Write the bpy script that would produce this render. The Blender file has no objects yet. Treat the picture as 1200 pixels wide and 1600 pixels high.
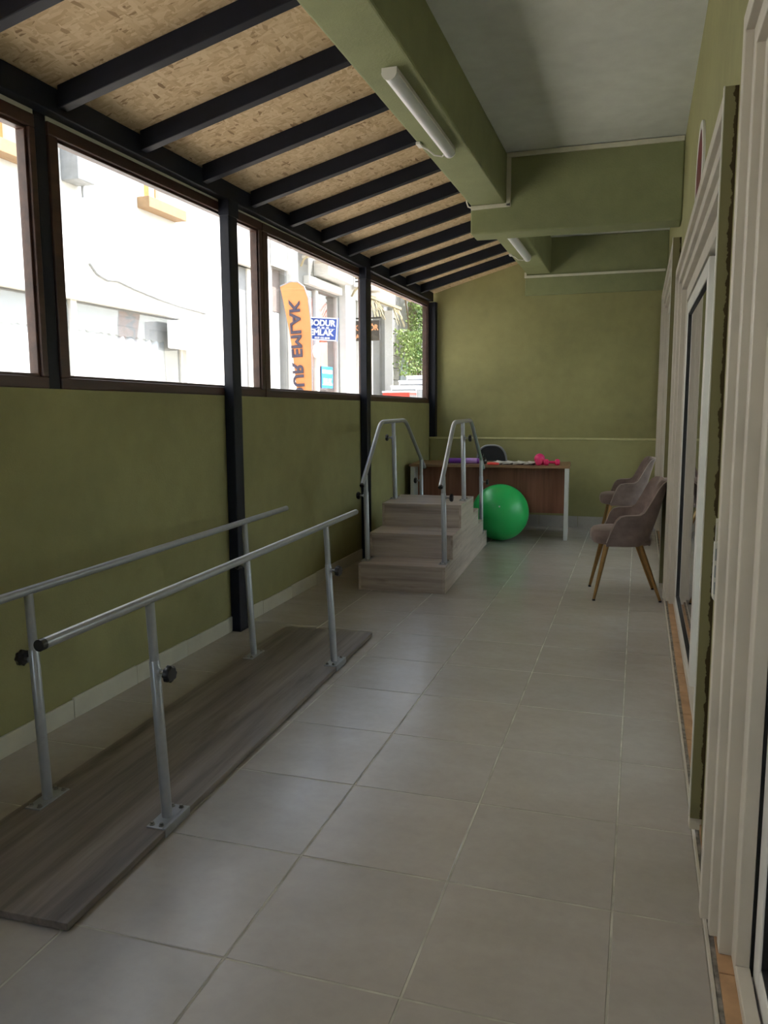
import bpy, bmesh, math, random
from mathutils import Vector, Matrix
random.seed(7)
SC = bpy.context.scene
COL = SC.collection

# ------------------------------------------------------------------ camera
cam = bpy.data.cameras.new('camera')
cam.sensor_fit = 'VERTICAL'; cam.sensor_height = 36.0; cam.sensor_width = 27.0
cam.lens = 1249.2 * 36.0 / 1600.0
cam.clip_start = 0.02
cam_ob = bpy.data.objects.new('camera', cam); COL.objects.link(cam_ob)
R_ = Vector((0.95314, 0.30251, -0.00452)); D_ = Vector((0.03556, -0.12684, -0.99129)); F_ = Vector((-0.30045, 0.94467, -0.13165))
cam_ob.matrix_world = Matrix(((R_.x, -D_.x, -F_.x, 0), (R_.y, -D_.y, -F_.y, 0), (R_.z, -D_.z, -F_.z, 1.31), (0, 0, 0, 1)))
SC.camera = cam_ob

# ------------------------------------------------------------------ world, sun, exposure
world = bpy.data.worlds.new('sky'); SC.world = world; world.use_nodes = True
wn = world.node_tree; wn.nodes.clear()
wo = wn.nodes.new('ShaderNodeOutputWorld'); wb = wn.nodes.new('ShaderNodeBackground')
sky = wn.nodes.new('ShaderNodeTexSky'); sky.sky_type = 'NISHITA'; sky.sun_disc = False
sky.sun_elevation = math.radians(58); sky.sun_rotation = math.radians(45); sky.air_density = 1.2; sky.dust_density = 2.0
wb.inputs['Strength'].default_value = 0.55
hs = wn.nodes.new('ShaderNodeHueSaturation'); hs.inputs['Saturation'].default_value = 0.6
wn.links.new(sky.outputs[0], hs.inputs['Color']); wn.links.new(hs.outputs[0], wb.inputs[0]); wn.links.new(wb.outputs[0], wo.inputs[0])
sun = bpy.data.lights.new('sun', 'SUN'); sun.energy = 14.0; sun.angle = math.radians(0.6); sun.color = (1.0, 0.965, 0.92)
sun_ob = bpy.data.objects.new('sun', sun); COL.objects.link(sun_ob)
sun_ob.rotation_euler = Vector((-0.36, -0.38, -0.85)).to_track_quat('-Z', 'Y').to_euler()
SC.view_settings.view_transform = 'Standard'; SC.view_settings.look = 'None'
SC.view_settings.gamma = 1.0; SC.view_settings.use_curve_mapping = False
SC.view_settings.exposure = 0.87
try:
    SC.cycles.diffuse_bounces = 6; SC.cycles.max_bounces = 12; SC.cycles.transparent_max_bounces = 16
    SC.cycles.sample_clamp_indirect = 8.0
except Exception:
    pass

# ------------------------------------------------------------------ materials
def lin(r, g, b):
    f = lambda c: ((c / 255 + 0.055) / 1.055) ** 2.4 if c / 255 > 0.04045 else c / 255 / 12.92
    return (f(r), f(g), f(b), 1.0)

class NT:
    def __init__(s, name):
        s.m = bpy.data.materials.new(name); s.m.use_nodes = True
        s.t = s.m.node_tree; s.b = s.t.nodes['Principled BSDF']; s.o = s.t.nodes['Material Output']
    def n(s, typ, **kw):
        x = s.t.nodes.new(typ)
        for k, v in kw.items():
            if k in x.inputs: x.inputs[k].default_value = v
            else: setattr(x, k, v)
        return x
    def l(s, a, b): s.t.links.new(a, b)
    def coord(s, scale=(1, 1, 1), obj=True, rot=(0, 0, 0)):
        c = s.n('ShaderNodeTexCoord'); mp = s.n('ShaderNodeMapping')
        mp.inputs['Scale'].default_value = scale; mp.inputs['Rotation'].default_value = rot
        s.l(c.outputs['Object' if obj else 'Generated'], mp.inputs[0]); return mp.outputs[0]
    def ramp(s, fac, stops):
        r = s.n('ShaderNodeValToRGB'); e = r.color_ramp.elements
        while len(e) < len(stops): e.new(0.5)
        for i, (p, c) in enumerate(stops): e[i].position = p; e[i].color = c
        s.l(fac, r.inputs[0]); return r.outputs[0]
    def mix(s, fac, a, b, mode='MIX'):
        x = s.n('ShaderNodeMix', data_type='RGBA', blend_type=mode)
        for sock, v in ((0, fac), (6, a), (7, b)):
            if hasattr(v, 'links') or hasattr(v, 'is_linked'): s.l(v, x.inputs[sock])
            else: x.inputs[sock].default_value = v
        return x.outputs[2]
    def noise(s, vec, scale, detail=4, rough=0.55):
        x = s.n('ShaderNodeTexNoise', Scale=scale, Detail=detail, Roughness=rough); s.l(vec, x.inputs['Vector']); return x.outputs['Fac']
    def bump(s, h, strength=0.2, dist=0.01):
        b = s.n('ShaderNodeBump', Strength=strength, Distance=dist); s.l(h, b.inputs['Height']); s.l(b.outputs[0], s.b.inputs['Normal'])
    def base(s, c):
        if hasattr(c, 'is_linked'): s.l(c, s.b.inputs['Base Color'])
        else: s.b.inputs['Base Color'].default_value = c
    def set(s, rough=0.5, metal=0.0, spec=0.5):
        s.b.inputs['Roughness'].default_value = rough; s.b.inputs['Metallic'].default_value = metal
        s.b.inputs['Specular IOR Level'].default_value = spec; return s.m

def plain(name, c, rough=0.5, metal=0.0, spec=0.5, var=0.06, scale=12.0, bump=0.0):
    t = NT(name); v = t.coord(); f = t.noise(v, scale)
    lo = tuple(x * (1 - var * 2) for x in c[:3]) + (1,); hi = tuple(min(1, x * (1 + var * 2)) for x in c[:3]) + (1,)
    t.base(t.ramp(f, [(0.3, lo), (0.7, hi)]))
    if bump: t.bump(t.noise(v, scale * 6), bump, 0.004)
    return t.set(rough, metal, spec)

def plaster(name, c, fine=130.0, strength=0.35, var=0.07):
    t = NT(name); v = t.coord()
    big = t.noise(v, 1.3, 5, 0.6); mid = t.noise(v, 9.0, 4)
    lo = tuple(x * (1 - var * 1.6) for x in c[:3]) + (1,); hi = tuple(min(1, x * (1 + var * 1.6)) for x in c[:3]) + (1,)
    a = t.ramp(big, [(0.32, lo), (0.68, hi)])
    b = t.ramp(mid, [(0.3, (0.9, 0.9, 0.9, 1)), (0.7, (1, 1, 1, 1))])
    t.base(t.mix(1.0, a, b, 'MULTIPLY'))
    t.bump(t.noise(v, fine, 3, 0.6), strength, 0.004)
    return t.set(0.72, 0, 0.3)

def glassy(name, tint=(1, 1, 1, 1), fmul=1.0, rough=0.0):
    t = NT(name); t.t.nodes.remove(t.b)
    lw = t.n('ShaderNodeLayerWeight', Blend=0.5); pw = t.n('ShaderNodeMath', operation='POWER'); pw.inputs[1].default_value = 5.0
    fr = t.n('ShaderNodeMath', operation='MULTIPLY_ADD'); fr.inputs[1].default_value = 0.94; fr.inputs[2].default_value = 0.045
    t.l(lw.outputs['Facing'], pw.inputs[0]); t.l(pw.outputs[0], fr.inputs[0]); tr = t.n('ShaderNodeBsdfTransparent', Color=tint); gl = t.n('ShaderNodeBsdfGlossy', Roughness=rough)
    mx = t.n('ShaderNodeMixShader')
    mu = t.n('ShaderNodeMath', operation='MULTIPLY'); mu.inputs[1].default_value = fmul
    # streaky grime: a little of the pane is matt dust
    v = t.coord(); nz = t.noise(v, 2.2, 5, 0.6)
    rp = t.ramp(nz, [(0.35, (0.0, 0.0, 0.0, 1)), (0.8, (0.03, 0.03, 0.03, 1))])
    di = t.n('ShaderNodeBsdfDiffuse', Color=(0.75, 0.75, 0.75, 1)); m2 = t.n('ShaderNodeMixShader')
    t.l(fr.outputs[0], mu.inputs[0]); t.l(mu.outputs[0], mx.inputs[0]); t.l(tr.outputs[0], mx.inputs[1]); t.l(gl.outputs[0], mx.inputs[2])
    t.l(rp, m2.inputs[0]); t.l(mx.outputs[0], m2.inputs[1]); t.l(di.outputs[0], m2.inputs[2]); t.l(m2.outputs[0], t.o.inputs[0])
    return t.m

def osb():
    t = NT('osb_board'); c = t.n('ShaderNodeTexCoord')
    cols = []
    for i, (rot, sc) in enumerate((((0, 0, 0.3), (24, 72, 24)), ((0, 0, -0.9), (27, 78, 27)), ((0, 0, 1.6), (75, 25, 25)))):
        mp = t.n('ShaderNodeMapping'); mp.inputs['Rotation'].default_value = rot; mp.inputs['Scale'].default_value = sc
        mp.inputs['Location'].default_value = (i * 3.1, i * 1.7, 0)
        nz = t.n('ShaderNodeTexNoise', Scale=3.0, Detail=2.0)
        t.l(c.outputs['Object'], nz.inputs['Vector'])
        ad = t.n('ShaderNodeMix', data_type='VECTOR'); ad.inputs[0].default_value = 0.06
        t.l(c.outputs['Object'], ad.inputs[4]); t.l(nz.outputs['Color'], ad.inputs[5])
        t.l(ad.outputs[1], mp.inputs[0])
        vo = t.n('ShaderNodeTexVoronoi', Scale=1.0, Randomness=1.0); t.l(mp.outputs[0], vo.inputs['Vector'])
        sp = t.n('ShaderNodeSeparateColor'); t.l(vo.outputs['Color'], sp.inputs[0]); cols.append((sp.outputs[0], sp.outputs[1]))
    A = [(0.0, lin(146, 118, 88)), (0.06, lin(192, 164, 128)), (0.5, lin(208, 182, 146)), (1.0, lin(220, 197, 164))]
    r1 = t.ramp(cols[0][0], A); r2 = t.ramp(cols[1][0], A); r3 = t.ramp(cols[2][0], A)
    m1 = t.n('ShaderNodeMath', operation='GREATER_THAN'); m1.inputs[1].default_value = 0.62; t.l(cols[1][1], m1.inputs[0])
    m2 = t.n('ShaderNodeMath', operation='GREATER_THAN'); m2.inputs[1].default_value = 0.6; t.l(cols[2][1], m2.inputs[0])
    t.base(t.mix(m2.outputs[0], t.mix(m1.outputs[0], r1, r2), r3))
    t.bump(cols[0][1], 0.15, 0.003)
    return t.set(0.7, 0, 0.25)

def wood(name, dark, mid, light, axis='Y', scale=1.0, rough=0.45, spec=0.4, knots=True):
    t = NT(name); s = [16.0, 16.0, 16.0]; s['XYZ'.index(axis)] = 0.9
    v = t.coord(tuple(x * scale for x in s)); g = t.noise(v, 1.0, 8, 0.62)
    s2 = [75.0, 75.0, 75.0]; s2['XYZ'.index(axis)] = 2.5
    v2 = t.coord(tuple(x * scale for x in s2)); g2 = t.noise(v2, 1.0, 3, 0.6)
    s3 = [5.0, 5.0, 5.0]; s3['XYZ'.index(axis)] = 1.2
    v3 = t.coord(tuple(x * scale for x in s3)); g3 = t.noise(v3, 1.0, 4, 0.7)
    c = t.ramp(g, [(0.3, dark), (0.5, mid), (0.72, light)])
    f = t.ramp(g2, [(0.3, (0.86, 0.86, 0.86, 1)), (0.6, (1, 1, 1, 1))])
    c = t.mix(1.0, c, f, 'MULTIPLY')
    if knots:
        k = t.ramp(g3, [(0.30, (0.60, 0.56, 0.54, 1)), (0.42, (1, 1, 1, 1))]); c = t.mix(1.0, c, k, 'MULTIPLY')
    t.base(c); t.bump(g2, 0.06, 0.002)
    return t.set(rough, 0, spec)

def tile_mat():
    t = NT('floor_tile_glaze'); c = t.n('ShaderNodeTexCoord'); oi = t.n('ShaderNodeObjectInfo')
    ad = t.n('ShaderNodeVectorMath', operation='ADD'); sc = t.n('ShaderNodeVectorMath', operation='SCALE'); sc.inputs['Scale'].default_value = 37.0
    cb = t.n('ShaderNodeCombineXYZ'); t.l(oi.outputs['Random'], cb.inputs[0]); t.l(oi.outputs['Random'], cb.inputs[1])
    t.l(cb.outputs[0], sc.inputs[0]); t.l(c.outputs['Object'], ad.inputs[0]); t.l(sc.outputs[0], ad.inputs[1])
    mp = t.n('ShaderNodeMapping'); mp.inputs['Scale'].default_value = (2.0, 3.2, 2.0); t.l(ad.outputs[0], mp.inputs[0])
    n1 = t.noise(mp.outputs[0], 1.6, 6, 0.62); n2 = t.noise(ad.outputs[0], 26, 3, 0.6)
    a = t.ramp(n1, [(0.3, lin(163, 157, 151)), (0.5, lin(168, 162, 156)), (0.7, lin(173, 168, 163))])
    b = t.ramp(n2, [(0.3, (0.95, 0.95, 0.95, 1)), (0.6, (1, 1, 1, 1))])
    v = t.ramp(oi.outputs['Random'], [(0, (0.95, 0.95, 0.95, 1)), (1, (1.0, 0.985, 0.965, 1))])
    t.base(t.mix(1.0, t.mix(1.0, a, b, 'MULTIPLY'), v, 'MULTIPLY'))
    return t.set(0.27, 0, 0.5)

def ragged_green():
    """olive paint on the board beside the door, its rear edge broken away to brown foam"""
    t = NT('flaking_olive_paint'); c = t.n('ShaderNodeTexCoord'); sp = t.n('ShaderNodeSeparateXYZ'); t.l(c.outputs['Object'], sp.inputs[0])
    v = t.coord((1, 1, 7)); nz = t.noise(v, 3.0, 6, 0.7)
    a = t.n('ShaderNodeMath', operation='MULTIPLY_ADD'); a.inputs[1].default_value = 0.035; t.l(nz, a.inputs[0]); t.l(sp.outputs[0], a.inputs[2])
    g = t.n('ShaderNodeMath', operation='GREATER_THAN'); g.inputs[1].default_value = 0.2305; t.l(a.outputs[0], g.inputs[0])
    t.base(t.mix(g.outputs[0], lin(126, 121, 88), lin(62, 50, 26)))
    return t.set(0.7, 0, 0.3)

GREEN = lin(146, 143, 99)
M = dict(
    green=plaster('olive_wall_paint', GREEN), greenrough=plaster('olive_beam_paint', lin(134, 139, 101), 90.0, 0.6),
    white=plaster('white_ceiling_paint', lin(208, 212, 206), 110.0, 0.3, 0.03), osb=osb(),
    steel=plain('black_steel_paint', lin(20, 24, 36), 0.5, 0.0, 0.25, 0.1, 20), brown=wood('brown_pvc', lin(48, 30, 24), lin(66, 42, 33), lin(78, 52, 42), 'Y', 1.0, 0.4, 0.4, False),
    tile=tile_mat(), grout=plain('grey_grout', lin(172, 168, 156), 0.9, 0, 0.2, 0.15, 8), skirt=plain('skirting_tile_glaze', lin(196, 192, 176), 0.3, 0, 0.5, 0.04, 6),
    lam=wood('grey_oak_laminate', lin(80, 73, 69), lin(120, 111, 105), lin(148, 138, 131), 'Y', 1.0, 0.36, 0.5),
    lamy=wood('grey_oak_laminate_side', lin(150, 136, 126), lin(184, 170, 158), lin(200, 187, 176), 'Y'),
    lamx=wood('grey_oak_laminate_across', lin(134, 121, 112), lin(172, 158, 147), lin(192, 179, 168), 'X', 1.0, 0.3, 0.6),
    tube=plain('silver_tube_paint', lin(160, 163, 168), 0.32, 0.45, 0.5, 0.03, 30), chrome=plain('zinc_steel', lin(150, 148, 142), 0.3, 0.9),
    black=plain('black_plastic', lin(18, 18, 20), 0.4), rubber=plain('black_rubber', lin(14, 14, 15), 0.8),
    pvc=plain('white_pvc', lin(196, 189, 176), 0.4, 0, 0.4, 0.04, 5), pvcw=plain('bright_white_pvc', lin(214, 212, 206), 0.35, 0, 0.4, 0.03, 5),
    dark=plain('dark_gasket', lin(14, 14, 15), 0.7), sill=plain('sill_tile_terracotta', lin(176, 140, 104), 0.5, 0, 0.4, 0.1, 14), dirt=plain('dirty_mortar', lin(126, 120, 112), 0.9, 0, 0.2, 0.25, 40, 0.4),
    glass=glassy('window_glass'), dglass=glassy('door_glass', (0.80, 0.84, 0.82, 1), 1.6),
    velvet=plain('taupe_velvet', lin(112, 97, 92), 0.85, 0, 0.2, 0.16, 9), brass=plain('brushed_brass', lin(140, 108, 66), 0.38, 0.75, 0.5, 0.05, 40),
    ball=plain('green_ball_vinyl', lin(44, 190, 98), 0.33, 0, 0.5, 0.03, 4), pink=plain('pink_vinyl', lin(224, 40, 118), 0.35), pinkd=plain('pink_neoprene', lin(214, 36, 98), 0.55),
    desk=wood('walnut_desk_front', lin(104, 64, 48), lin(138, 90, 70), lin(158, 108, 86), 'Z', 0.8, 0.4, 0.4, False), desktop=wood('walnut_desk_top', lin(112, 84, 62), lin(142, 110, 82), lin(158, 124, 94), 'X', 0.8, 0.35, 0.4, False),
    deskleg=plain('light_grey_desk_side', lin(196, 198, 196), 0.45, 0, 0.4, 0.02), meshc=plain('black_chair_mesh', lin(36, 37, 40), 0.8), greyp=plain('grey_plastic', lin(140, 143, 146), 0.45),
    purple=plain('purple_foam', lin(112, 52, 160), 0.6), lilac=plain('lilac_foam', lin(178, 140, 214), 0.6), red=plain('coral_fabric', lin(224, 72, 66), 0.7), bw=plain('pale_webbing', lin(196, 196, 190), 0.8),
    signred=plain('dark_red_face', lin(104, 24, 34), 0.4), diff=plain('lamp_diffuser', lin(214, 216, 220), 0.35, 0, 0.5, 0.01), trunk=plain('trunking_white', lin(200, 198, 180), 0.45, 0, 0.4, 0.03),
    clearp=plain('milky_plastic', lin(206, 204, 196), 0.3), rag=ragged_green(),
    fwhite=plaster('white_render', lin(206, 205, 200), 40.0, 0.3, 0.03), fgrey=plaster('grey_render', lin(192, 192, 187), 40.0, 0.3, 0.05), asphalt=plain('street_asphalt', lin(178, 172, 162), 0.9, 0, 0.2, 0.1, 30),
    orange=plain('orange_banner_cloth', lin(218, 138, 88), 0.7, 0, 0.2, 0.05, 5), navy=plain('banner_print', lin(66, 58, 76), 0.7), blue=plain('blue_sign_face', lin(26, 66, 150), 0.5), blue2=plain('blue_poster', lin(20, 128, 206), 0.5),
    swhite=plain('sign_white', lin(240, 240, 240), 0.5, 0, 0.4, 0.01), owall=plain('orange_shop_wall', lin(176, 78, 46), 0.8), sdark=plain('dark_sign_board', lin(52, 46, 44), 0.6), sorange=plain('sign_letters_orange', lin(236, 160, 110), 0.6),
    stone=plain('pale_stone', lin(128, 127, 122), 0.9, 0, 0.2, 0.15, 12, 0.3), leaf=plain('vine_leaf', lin(122, 144, 76), 0.6, 0, 0.3, 0.25, 6), leaf2=plain('vine_leaf_dark', lin(74, 106, 44), 0.6, 0, 0.3, 0.25, 6),
    straw=plain('dry_straw', lin(150, 138, 108), 0.9), tan=plain('tan_stone_sill', lin(134, 108, 78), 0.8), curtain=plain('orange_curtain', lin(206, 150, 92), 0.9), sheer=plain('white_sheer', lin(186, 190, 190), 0.9),
    bark=plain('vine_stem', lin(92, 74, 54), 0.9), taupe=plain('taupe_panel', lin(112, 102, 96), 0.7), redc=plain('red_crate', lin(206, 70, 60), 0.6), bluegrey=plain('blue_grey_panel', lin(116, 128, 134), 0.6),
    lit_lip=plain('lit_olive_edge', lin(178, 174, 128), 0.6),  # paler olive: window light on the ledge top, put into the colour
    room=plain('pale_room_paint', lin(205, 203, 194), 0.9),
    bgrey=plaster('shaded_grey_render', lin(138, 138, 135), 40.0, 0.3, 0.06), panel=plain('grey_panel', lin(122, 124, 124), 0.6),  # bgrey is render darkened to paint in the shade on these buildings
)

vb = M['velvet'].node_tree.nodes['Principled BSDF']; vb.inputs['Sheen Weight'].default_value = 0.45; vb.inputs['Sheen Roughness'].default_value = 0.35; vb.inputs['Sheen Tint'].default_value = (0.8, 0.7, 0.66, 1)
M['velvet_rim'] = plain('pale_velvet_edge', lin(150, 134, 126), 0.8)

# ------------------------------------------------------------------ mesh helpers
class MB:
    def __init__(s): s.v = []; s.f = []
    def add(s, vs, fs):
        o = len(s.v); s.v += [tuple(x) for x in vs]; s.f += [tuple(i + o for i in f) for f in fs]; return s
    def box(s, x0, x1, y0, y1, z0, z1):
        return s.hexa([(x0, y0, z0), (x1, y0, z0), (x1, y1, z0), (x0, y1, z0), (x0, y0, z1), (x1, y0, z1), (x1, y1, z1), (x0, y1, z1)])
    def hexa(s, p):
        return s.add(p, [(0, 3, 2, 1), (4, 5, 6, 7), (0, 1, 5, 4), (1, 2, 6, 5), (2, 3, 7, 6), (3, 0, 4, 7)])
    def prism(s, poly, vec):
        n = len(poly); vec = Vector(vec); a = [Vector(p) for p in poly]; b = [p + vec for p in a]
        return s.add(a + b, [tuple(range(n - 1, -1, -1)), tuple(range(n, 2 * n))] + [(i, (i + 1) % n, n + (i + 1) % n, n + i) for i in range(n)])
    def tube(s, pts, r, n=14, caps=True):
        pts = [Vector(p) for p in pts]; rs = r if isinstance(r, (list, tuple)) else [r] * len(pts)
        rings = []; up = None
        for i, p in enumerate(pts):
            d = (pts[min(i + 1, len(pts) - 1)] - pts[max(i - 1, 0)]).normalized()
            if up is None:
                up = Vector((0, 0, 1)) if abs(d.z) < 0.9 else Vector((1, 0, 0))
            a = d.cross(up).normalized(); b = a.cross(d).normalized(); up = b
            rings.append([p + (a * math.cos(t) + b * math.sin(t)) * rs[i] for t in (2 * math.pi * k / n for k in range(n))])
        vs = [q for rg in rings for q in rg]; fs = []
        for i in range(len(pts) - 1):
            for k in range(n):
                fs.append((i * n + k, i * n + (k + 1) % n, (i + 1) * n + (k + 1) % n, (i + 1) * n + k))
        if caps: fs += [tuple(range(n - 1, -1, -1)), tuple(range((len(pts) - 1) * n, len(pts) * n))]
        return s.add(vs, fs)
    def rings(s, rings, caps=True, close=True):
        n = len(rings[0]); vs = [q for rg in rings for q in rg]; fs = []
        for i in range(len(rings) - 1):
            for k in range(n if close else n - 1):
                fs.append((i * n + k, i * n + (k + 1) % n, (i + 1) * n + (k + 1) % n, (i + 1) * n + k))
        if caps: fs += [tuple(range(n - 1, -1, -1)), tuple(range((len(rings) - 1) * n, len(rings) * n))]
        return s.add(vs, fs)
    def sphere(s, c, r, nu=32, nv=18, sq=(1, 1, 1)):
        c = Vector(c); rg = []
        for j in range(1, nv):
            ph = math.pi * j / nv
            rg.append([(c.x + r * sq[0] * math.sin(ph) * math.cos(2 * math.pi * k / nu), c.y + r * sq[1] * math.sin(ph) * math.sin(2 * math.pi * k / nu), c.z - r * sq[2] * math.cos(ph)) for k in range(nu)])
        o = len(s.v); s.rings(rg, caps=False)
        s.v += [(c.x, c.y, c.z - r * sq[2]), (c.x, c.y, c.z + r * sq[2])]; b = len(s.v) - 2
        for k in range(nu):
            s.f.append((b, o + (k + 1) % nu, o + k)); s.f.append((b + 1, o + (nv - 2) * nu + k, o + (nv - 2) * nu + (k + 1) % nu))
        return s
    def build(s, name, mat, parent=None, smooth=False, bevel=0.0, seg=2, loc=None):
        me = bpy.data.meshes.new(name); me.from_pydata(s.v, [], s.f); me.update()
        bm = bmesh.new(); bm.from_mesh(me); bmesh.ops.recalc_face_normals(bm, faces=bm.faces); bm.to_mesh(me); bm.free()
        return link(name, me, mat, parent, smooth, bevel, seg, loc)

def link(name, me, mat, parent=None, smooth=False, bevel=0.0, seg=2, loc=None):
    o = bpy.data.objects.new(name, me); COL.objects.link(o)
    if mat is not None and not me.materials: me.materials.append(M[mat] if isinstance(mat, str) else mat)
    if smooth:
        for p in me.polygons: p.use_smooth = True
        md = o.modifiers.new('edge', 'EDGE_SPLIT'); md.split_angle = math.radians(38)
    if bevel:
        md = o.modifiers.new('bevel', 'BEVEL'); md.width = bevel; md.segments = seg; md.limit_method = 'ANGLE'; md.angle_limit = math.radians(40)
    if parent is not None: o.parent = parent
    if loc: o.location = loc
    return o

def box(name, mat, x0, x1, y0, y1, z0, z1, parent=None, bevel=0.0):
    return MB().box(x0, x1, y0, y1, z0, z1).build(name, mat, parent, bevel=bevel)
def empty(name, loc=(0, 0, 0), rz=0.0, parent=None):
    o = bpy.data.objects.new(name, None); COL.objects.link(o); o.location = loc; o.rotation_euler = (0, 0, rz); o.empty_display_size = 0.1
    if parent: o.parent = parent
    return o
def tag(o, label, cat, group=None):
    o['label'] = label; o['category'] = cat
    if group: o['group'] = group
    return o
def struct(o, label=None, cat=None):
    o['kind'] = 'structure'
    if label: o['label'] = label
    if cat: o['category'] = cat
    return o
def copy_tree(o, parent=None):
    c = o.copy(); COL.objects.link(c)
    if parent is not None: c.parent = parent
    for ch in list(o.children): copy_tree(ch, c)
    return c
def text(name, s, mat, size, mtx, parent=None, depth=0.004, sx=1.0, bold=0.0, align='CENTER'):
    cu = bpy.data.curves.new(name, 'FONT'); cu.body = s; cu.size = size; cu.extrude = depth / 2; cu.bevel_depth = bold; cu.bevel_resolution = 0; cu.align_x = align; cu.align_y = 'CENTER'; cu.resolution_u = 3
    t = bpy.data.objects.new('tmp_text', cu); COL.objects.link(t)
    dg = bpy.context.evaluated_depsgraph_get(); me = bpy.data.meshes.new_from_object(t.evaluated_get(dg)); me.name = name
    bpy.data.objects.remove(t); bpy.data.curves.remove(cu)
    me.transform(mtx @ Matrix.Diagonal((sx, 1, 1, 1))); me.materials.clear()
    return link(name, me, mat, parent)
def plane_mtx(origin, right, up):
    r = Vector(right).normalized(); u = Vector(up).normalized(); n = r.cross(u)
    return Matrix(((r.x, u.x, n.x, origin[0]), (r.y, u.y, n.y, origin[1]), (r.z, u.z, n.z, origin[2]), (0, 0, 0, 1)))

# ------------------------------------------------------------------ room shell
XL, XW, YB0, YB = -2.25, 0.222, -1.7, 8.75
ZC = 3.055
fl = box('floor', 'grout', -2.42, 0.45, YB0, 9.0, -0.12, -0.0014); struct(fl, 'light beige tiled floor with pale grout lines', 'floor')
xs = [XL + 0.001, -2.227 + 0.385 - 0.001]  # cut strip by the wall and the full columns
cols = [(-2.249, -1.788), (-1.784, -1.347), (-1.343, -0.905), (-0.901, -0.464), (-0.460, -0.024), (-0.020, 0.199)]
def tile_mesh(w, h):
    c = 0.0022; m = MB(); a, b = w / 2, h / 2
    m.rings([[(-a, -b, -0.008), (a, -b, -0.008), (a, b, -0.008), (-a, b, -0.008)], [(-a, -b, -c), (a, -b, -c), (a, b, -c), (-a, b, -c)],
             [(-a + c, -b + c, 0), (a - c, -b + c, 0), (a - c, b - c, 0), (-a + c, b - c, 0)]])
    me = bpy.data.meshes.new('tile'); me.from_pydata(m.v, [], m.f); me.update(); me.materials.append(M['tile']); return me
tcache = {}
py_, y0 = 0.4605, 1.559 - 0.4605 * 8
for r in range(24):
    ya, yb = y0 + r * py_ + 0.002, y0 + (r + 1) * py_ - 0.002
    yb = min(yb, YB - 0.001)
    if ya > YB - 0.02: break
    for xa, xb in cols:
        k = (round(xb - xa, 4), round(yb - ya, 4))
        if k not in tcache: tcache[k] = tile_mesh(*k)
        o = bpy.data.objects.new('tile', tcache[k]); COL.objects.link(o); o.parent = fl; o.location = ((xa + xb) / 2, (ya + yb) / 2, random.uniform(-0.0004, 0.0004))

zsill = lambda y: 1.441 - 0.008 * (y - 2.8)      # bottom edge of the glass
zhead = lambda y: 2.360 + 0.004 * (y - 2.8)      # top edge of the glass
wl = MB().hexa([(-2.42, YB0, 0), (XL, YB0, 0), (XL, 9.0, 0), (-2.42, 9.0, 0), (-2.42, YB0, zsill(YB0) - 0.0582), (XL, YB0, zsill(YB0) - 0.0582), (XL, 9.0, zsill(9) - 0.0582), (-2.42, 9.0, zsill(9) - 0.0582)]).build('wall_left', 'green')
struct(wl, 'low olive plastered wall under the row of windows', 'wall')
bl = struct(empty('baseboard_left', (XL, 0, 0)), 'pale skirting tiles along the foot of the low olive wall', 'skirting')
for r in range(23):
    a = 1.35 + (r - 7) * 0.45; b = a + 0.447
    if a < YB0 or b > YB: continue
    for p0, p1 in ((4.09, 4.19), (6.42, 6.52)):
        pass
    MB().box(0.0, 0.011, a, b, -0.002, 0.086 + random.uniform(-0.004, 0.004)).build('skirting_tile', 'skirt', bl, bevel=0.002)
wb_ = struct(empty('wall_back', (0, YB, 0)), 'olive end wall with a ledge at desk height', 'wall')
MB().box(-2.283, 0.4, 0.12, 0.32, 0.0, 3.25).build('upper_wall', 'green', wb_)
MB().box(-2.249, 0.222, 0.0, 0.12, 0.0, 0.9535).build('ledge_wall', 'green', wb_, bevel=0.022, seg=3)
MB().box(-2.249, 0.222, -0.010, 0.03, 0.940, 0.962).build('lit_ledge_lip', 'lit_lip', wb_, bevel=0.006, seg=3)  # added strip, coloured lighter to draw the lit top of the ledge
bb = struct(empty('baseboard_back', (0, YB, 0)), 'beige skirting tiles under the end wall', 'skirting')
for k in range(6):
    MB().box(-2.235 + k * 0.41, -2.235 + k * 0.41 + 0.407, -0.011, -0.0005, -0.002, 0.125).build('skirting_tile', 'tile', bb, bevel=0.002)
wr = MB()
D1, D2, D3 = (-0.6, 2.03, 2.15), (2.45, 5.55, 2.15), (5.80, 8.74, 2.40)
XF = 0.187
for a, b in ((YB0, D1[0]), (D1[1], D2[0]), (D2[1], D3[0]), (D3[1], 9.0)): wr.box(XW, 0.42, a, b, 0.0, ZC)
for a, b, z in (D1, D2, D3): wr.box(XW, 0.42, a, b, z, ZC)
struct(wr.build('wall_right', 'green'), 'olive wall holding the white framed glass doors', 'wall')
wf = MB()
for a, b, c, d in ((-2.42, -2.1, 0, 3.2), (-1.2, 0.42, 0, 3.2), (-2.1, -1.2, 0, 0.9), (-2.1, -1.2, 2.4, 3.2)): wf.box(a, b, YB0 - 0.2, YB0, c, d)
struct(wf.build('wall_front', 'green'), 'olive end wall behind the viewer', 'wall')
we = struct(empty('window_6', (-1.65, YB0 - 0.1, 0.9)), 'brown framed window added for daylight in the end wall behind the viewer', 'window')  # unseen window, added to light the surfaces facing the camera
for x in (-0.45, 0.39): MB().box(x, x + 0.06, -0.03, 0.03, 0.0, 1.5).build('frame_bar', 'brown', we)  # frame and pane of the added window
for z in (0.0, 1.44): MB().box(-0.39, 0.39, -0.028, 0.028, z, z + 0.06).build('frame_rail', 'brown', we)
MB().box(-0.39, 0.39, -0.002, 0.002, 0.06, 1.44).build('pane', 'glass', we)

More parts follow.
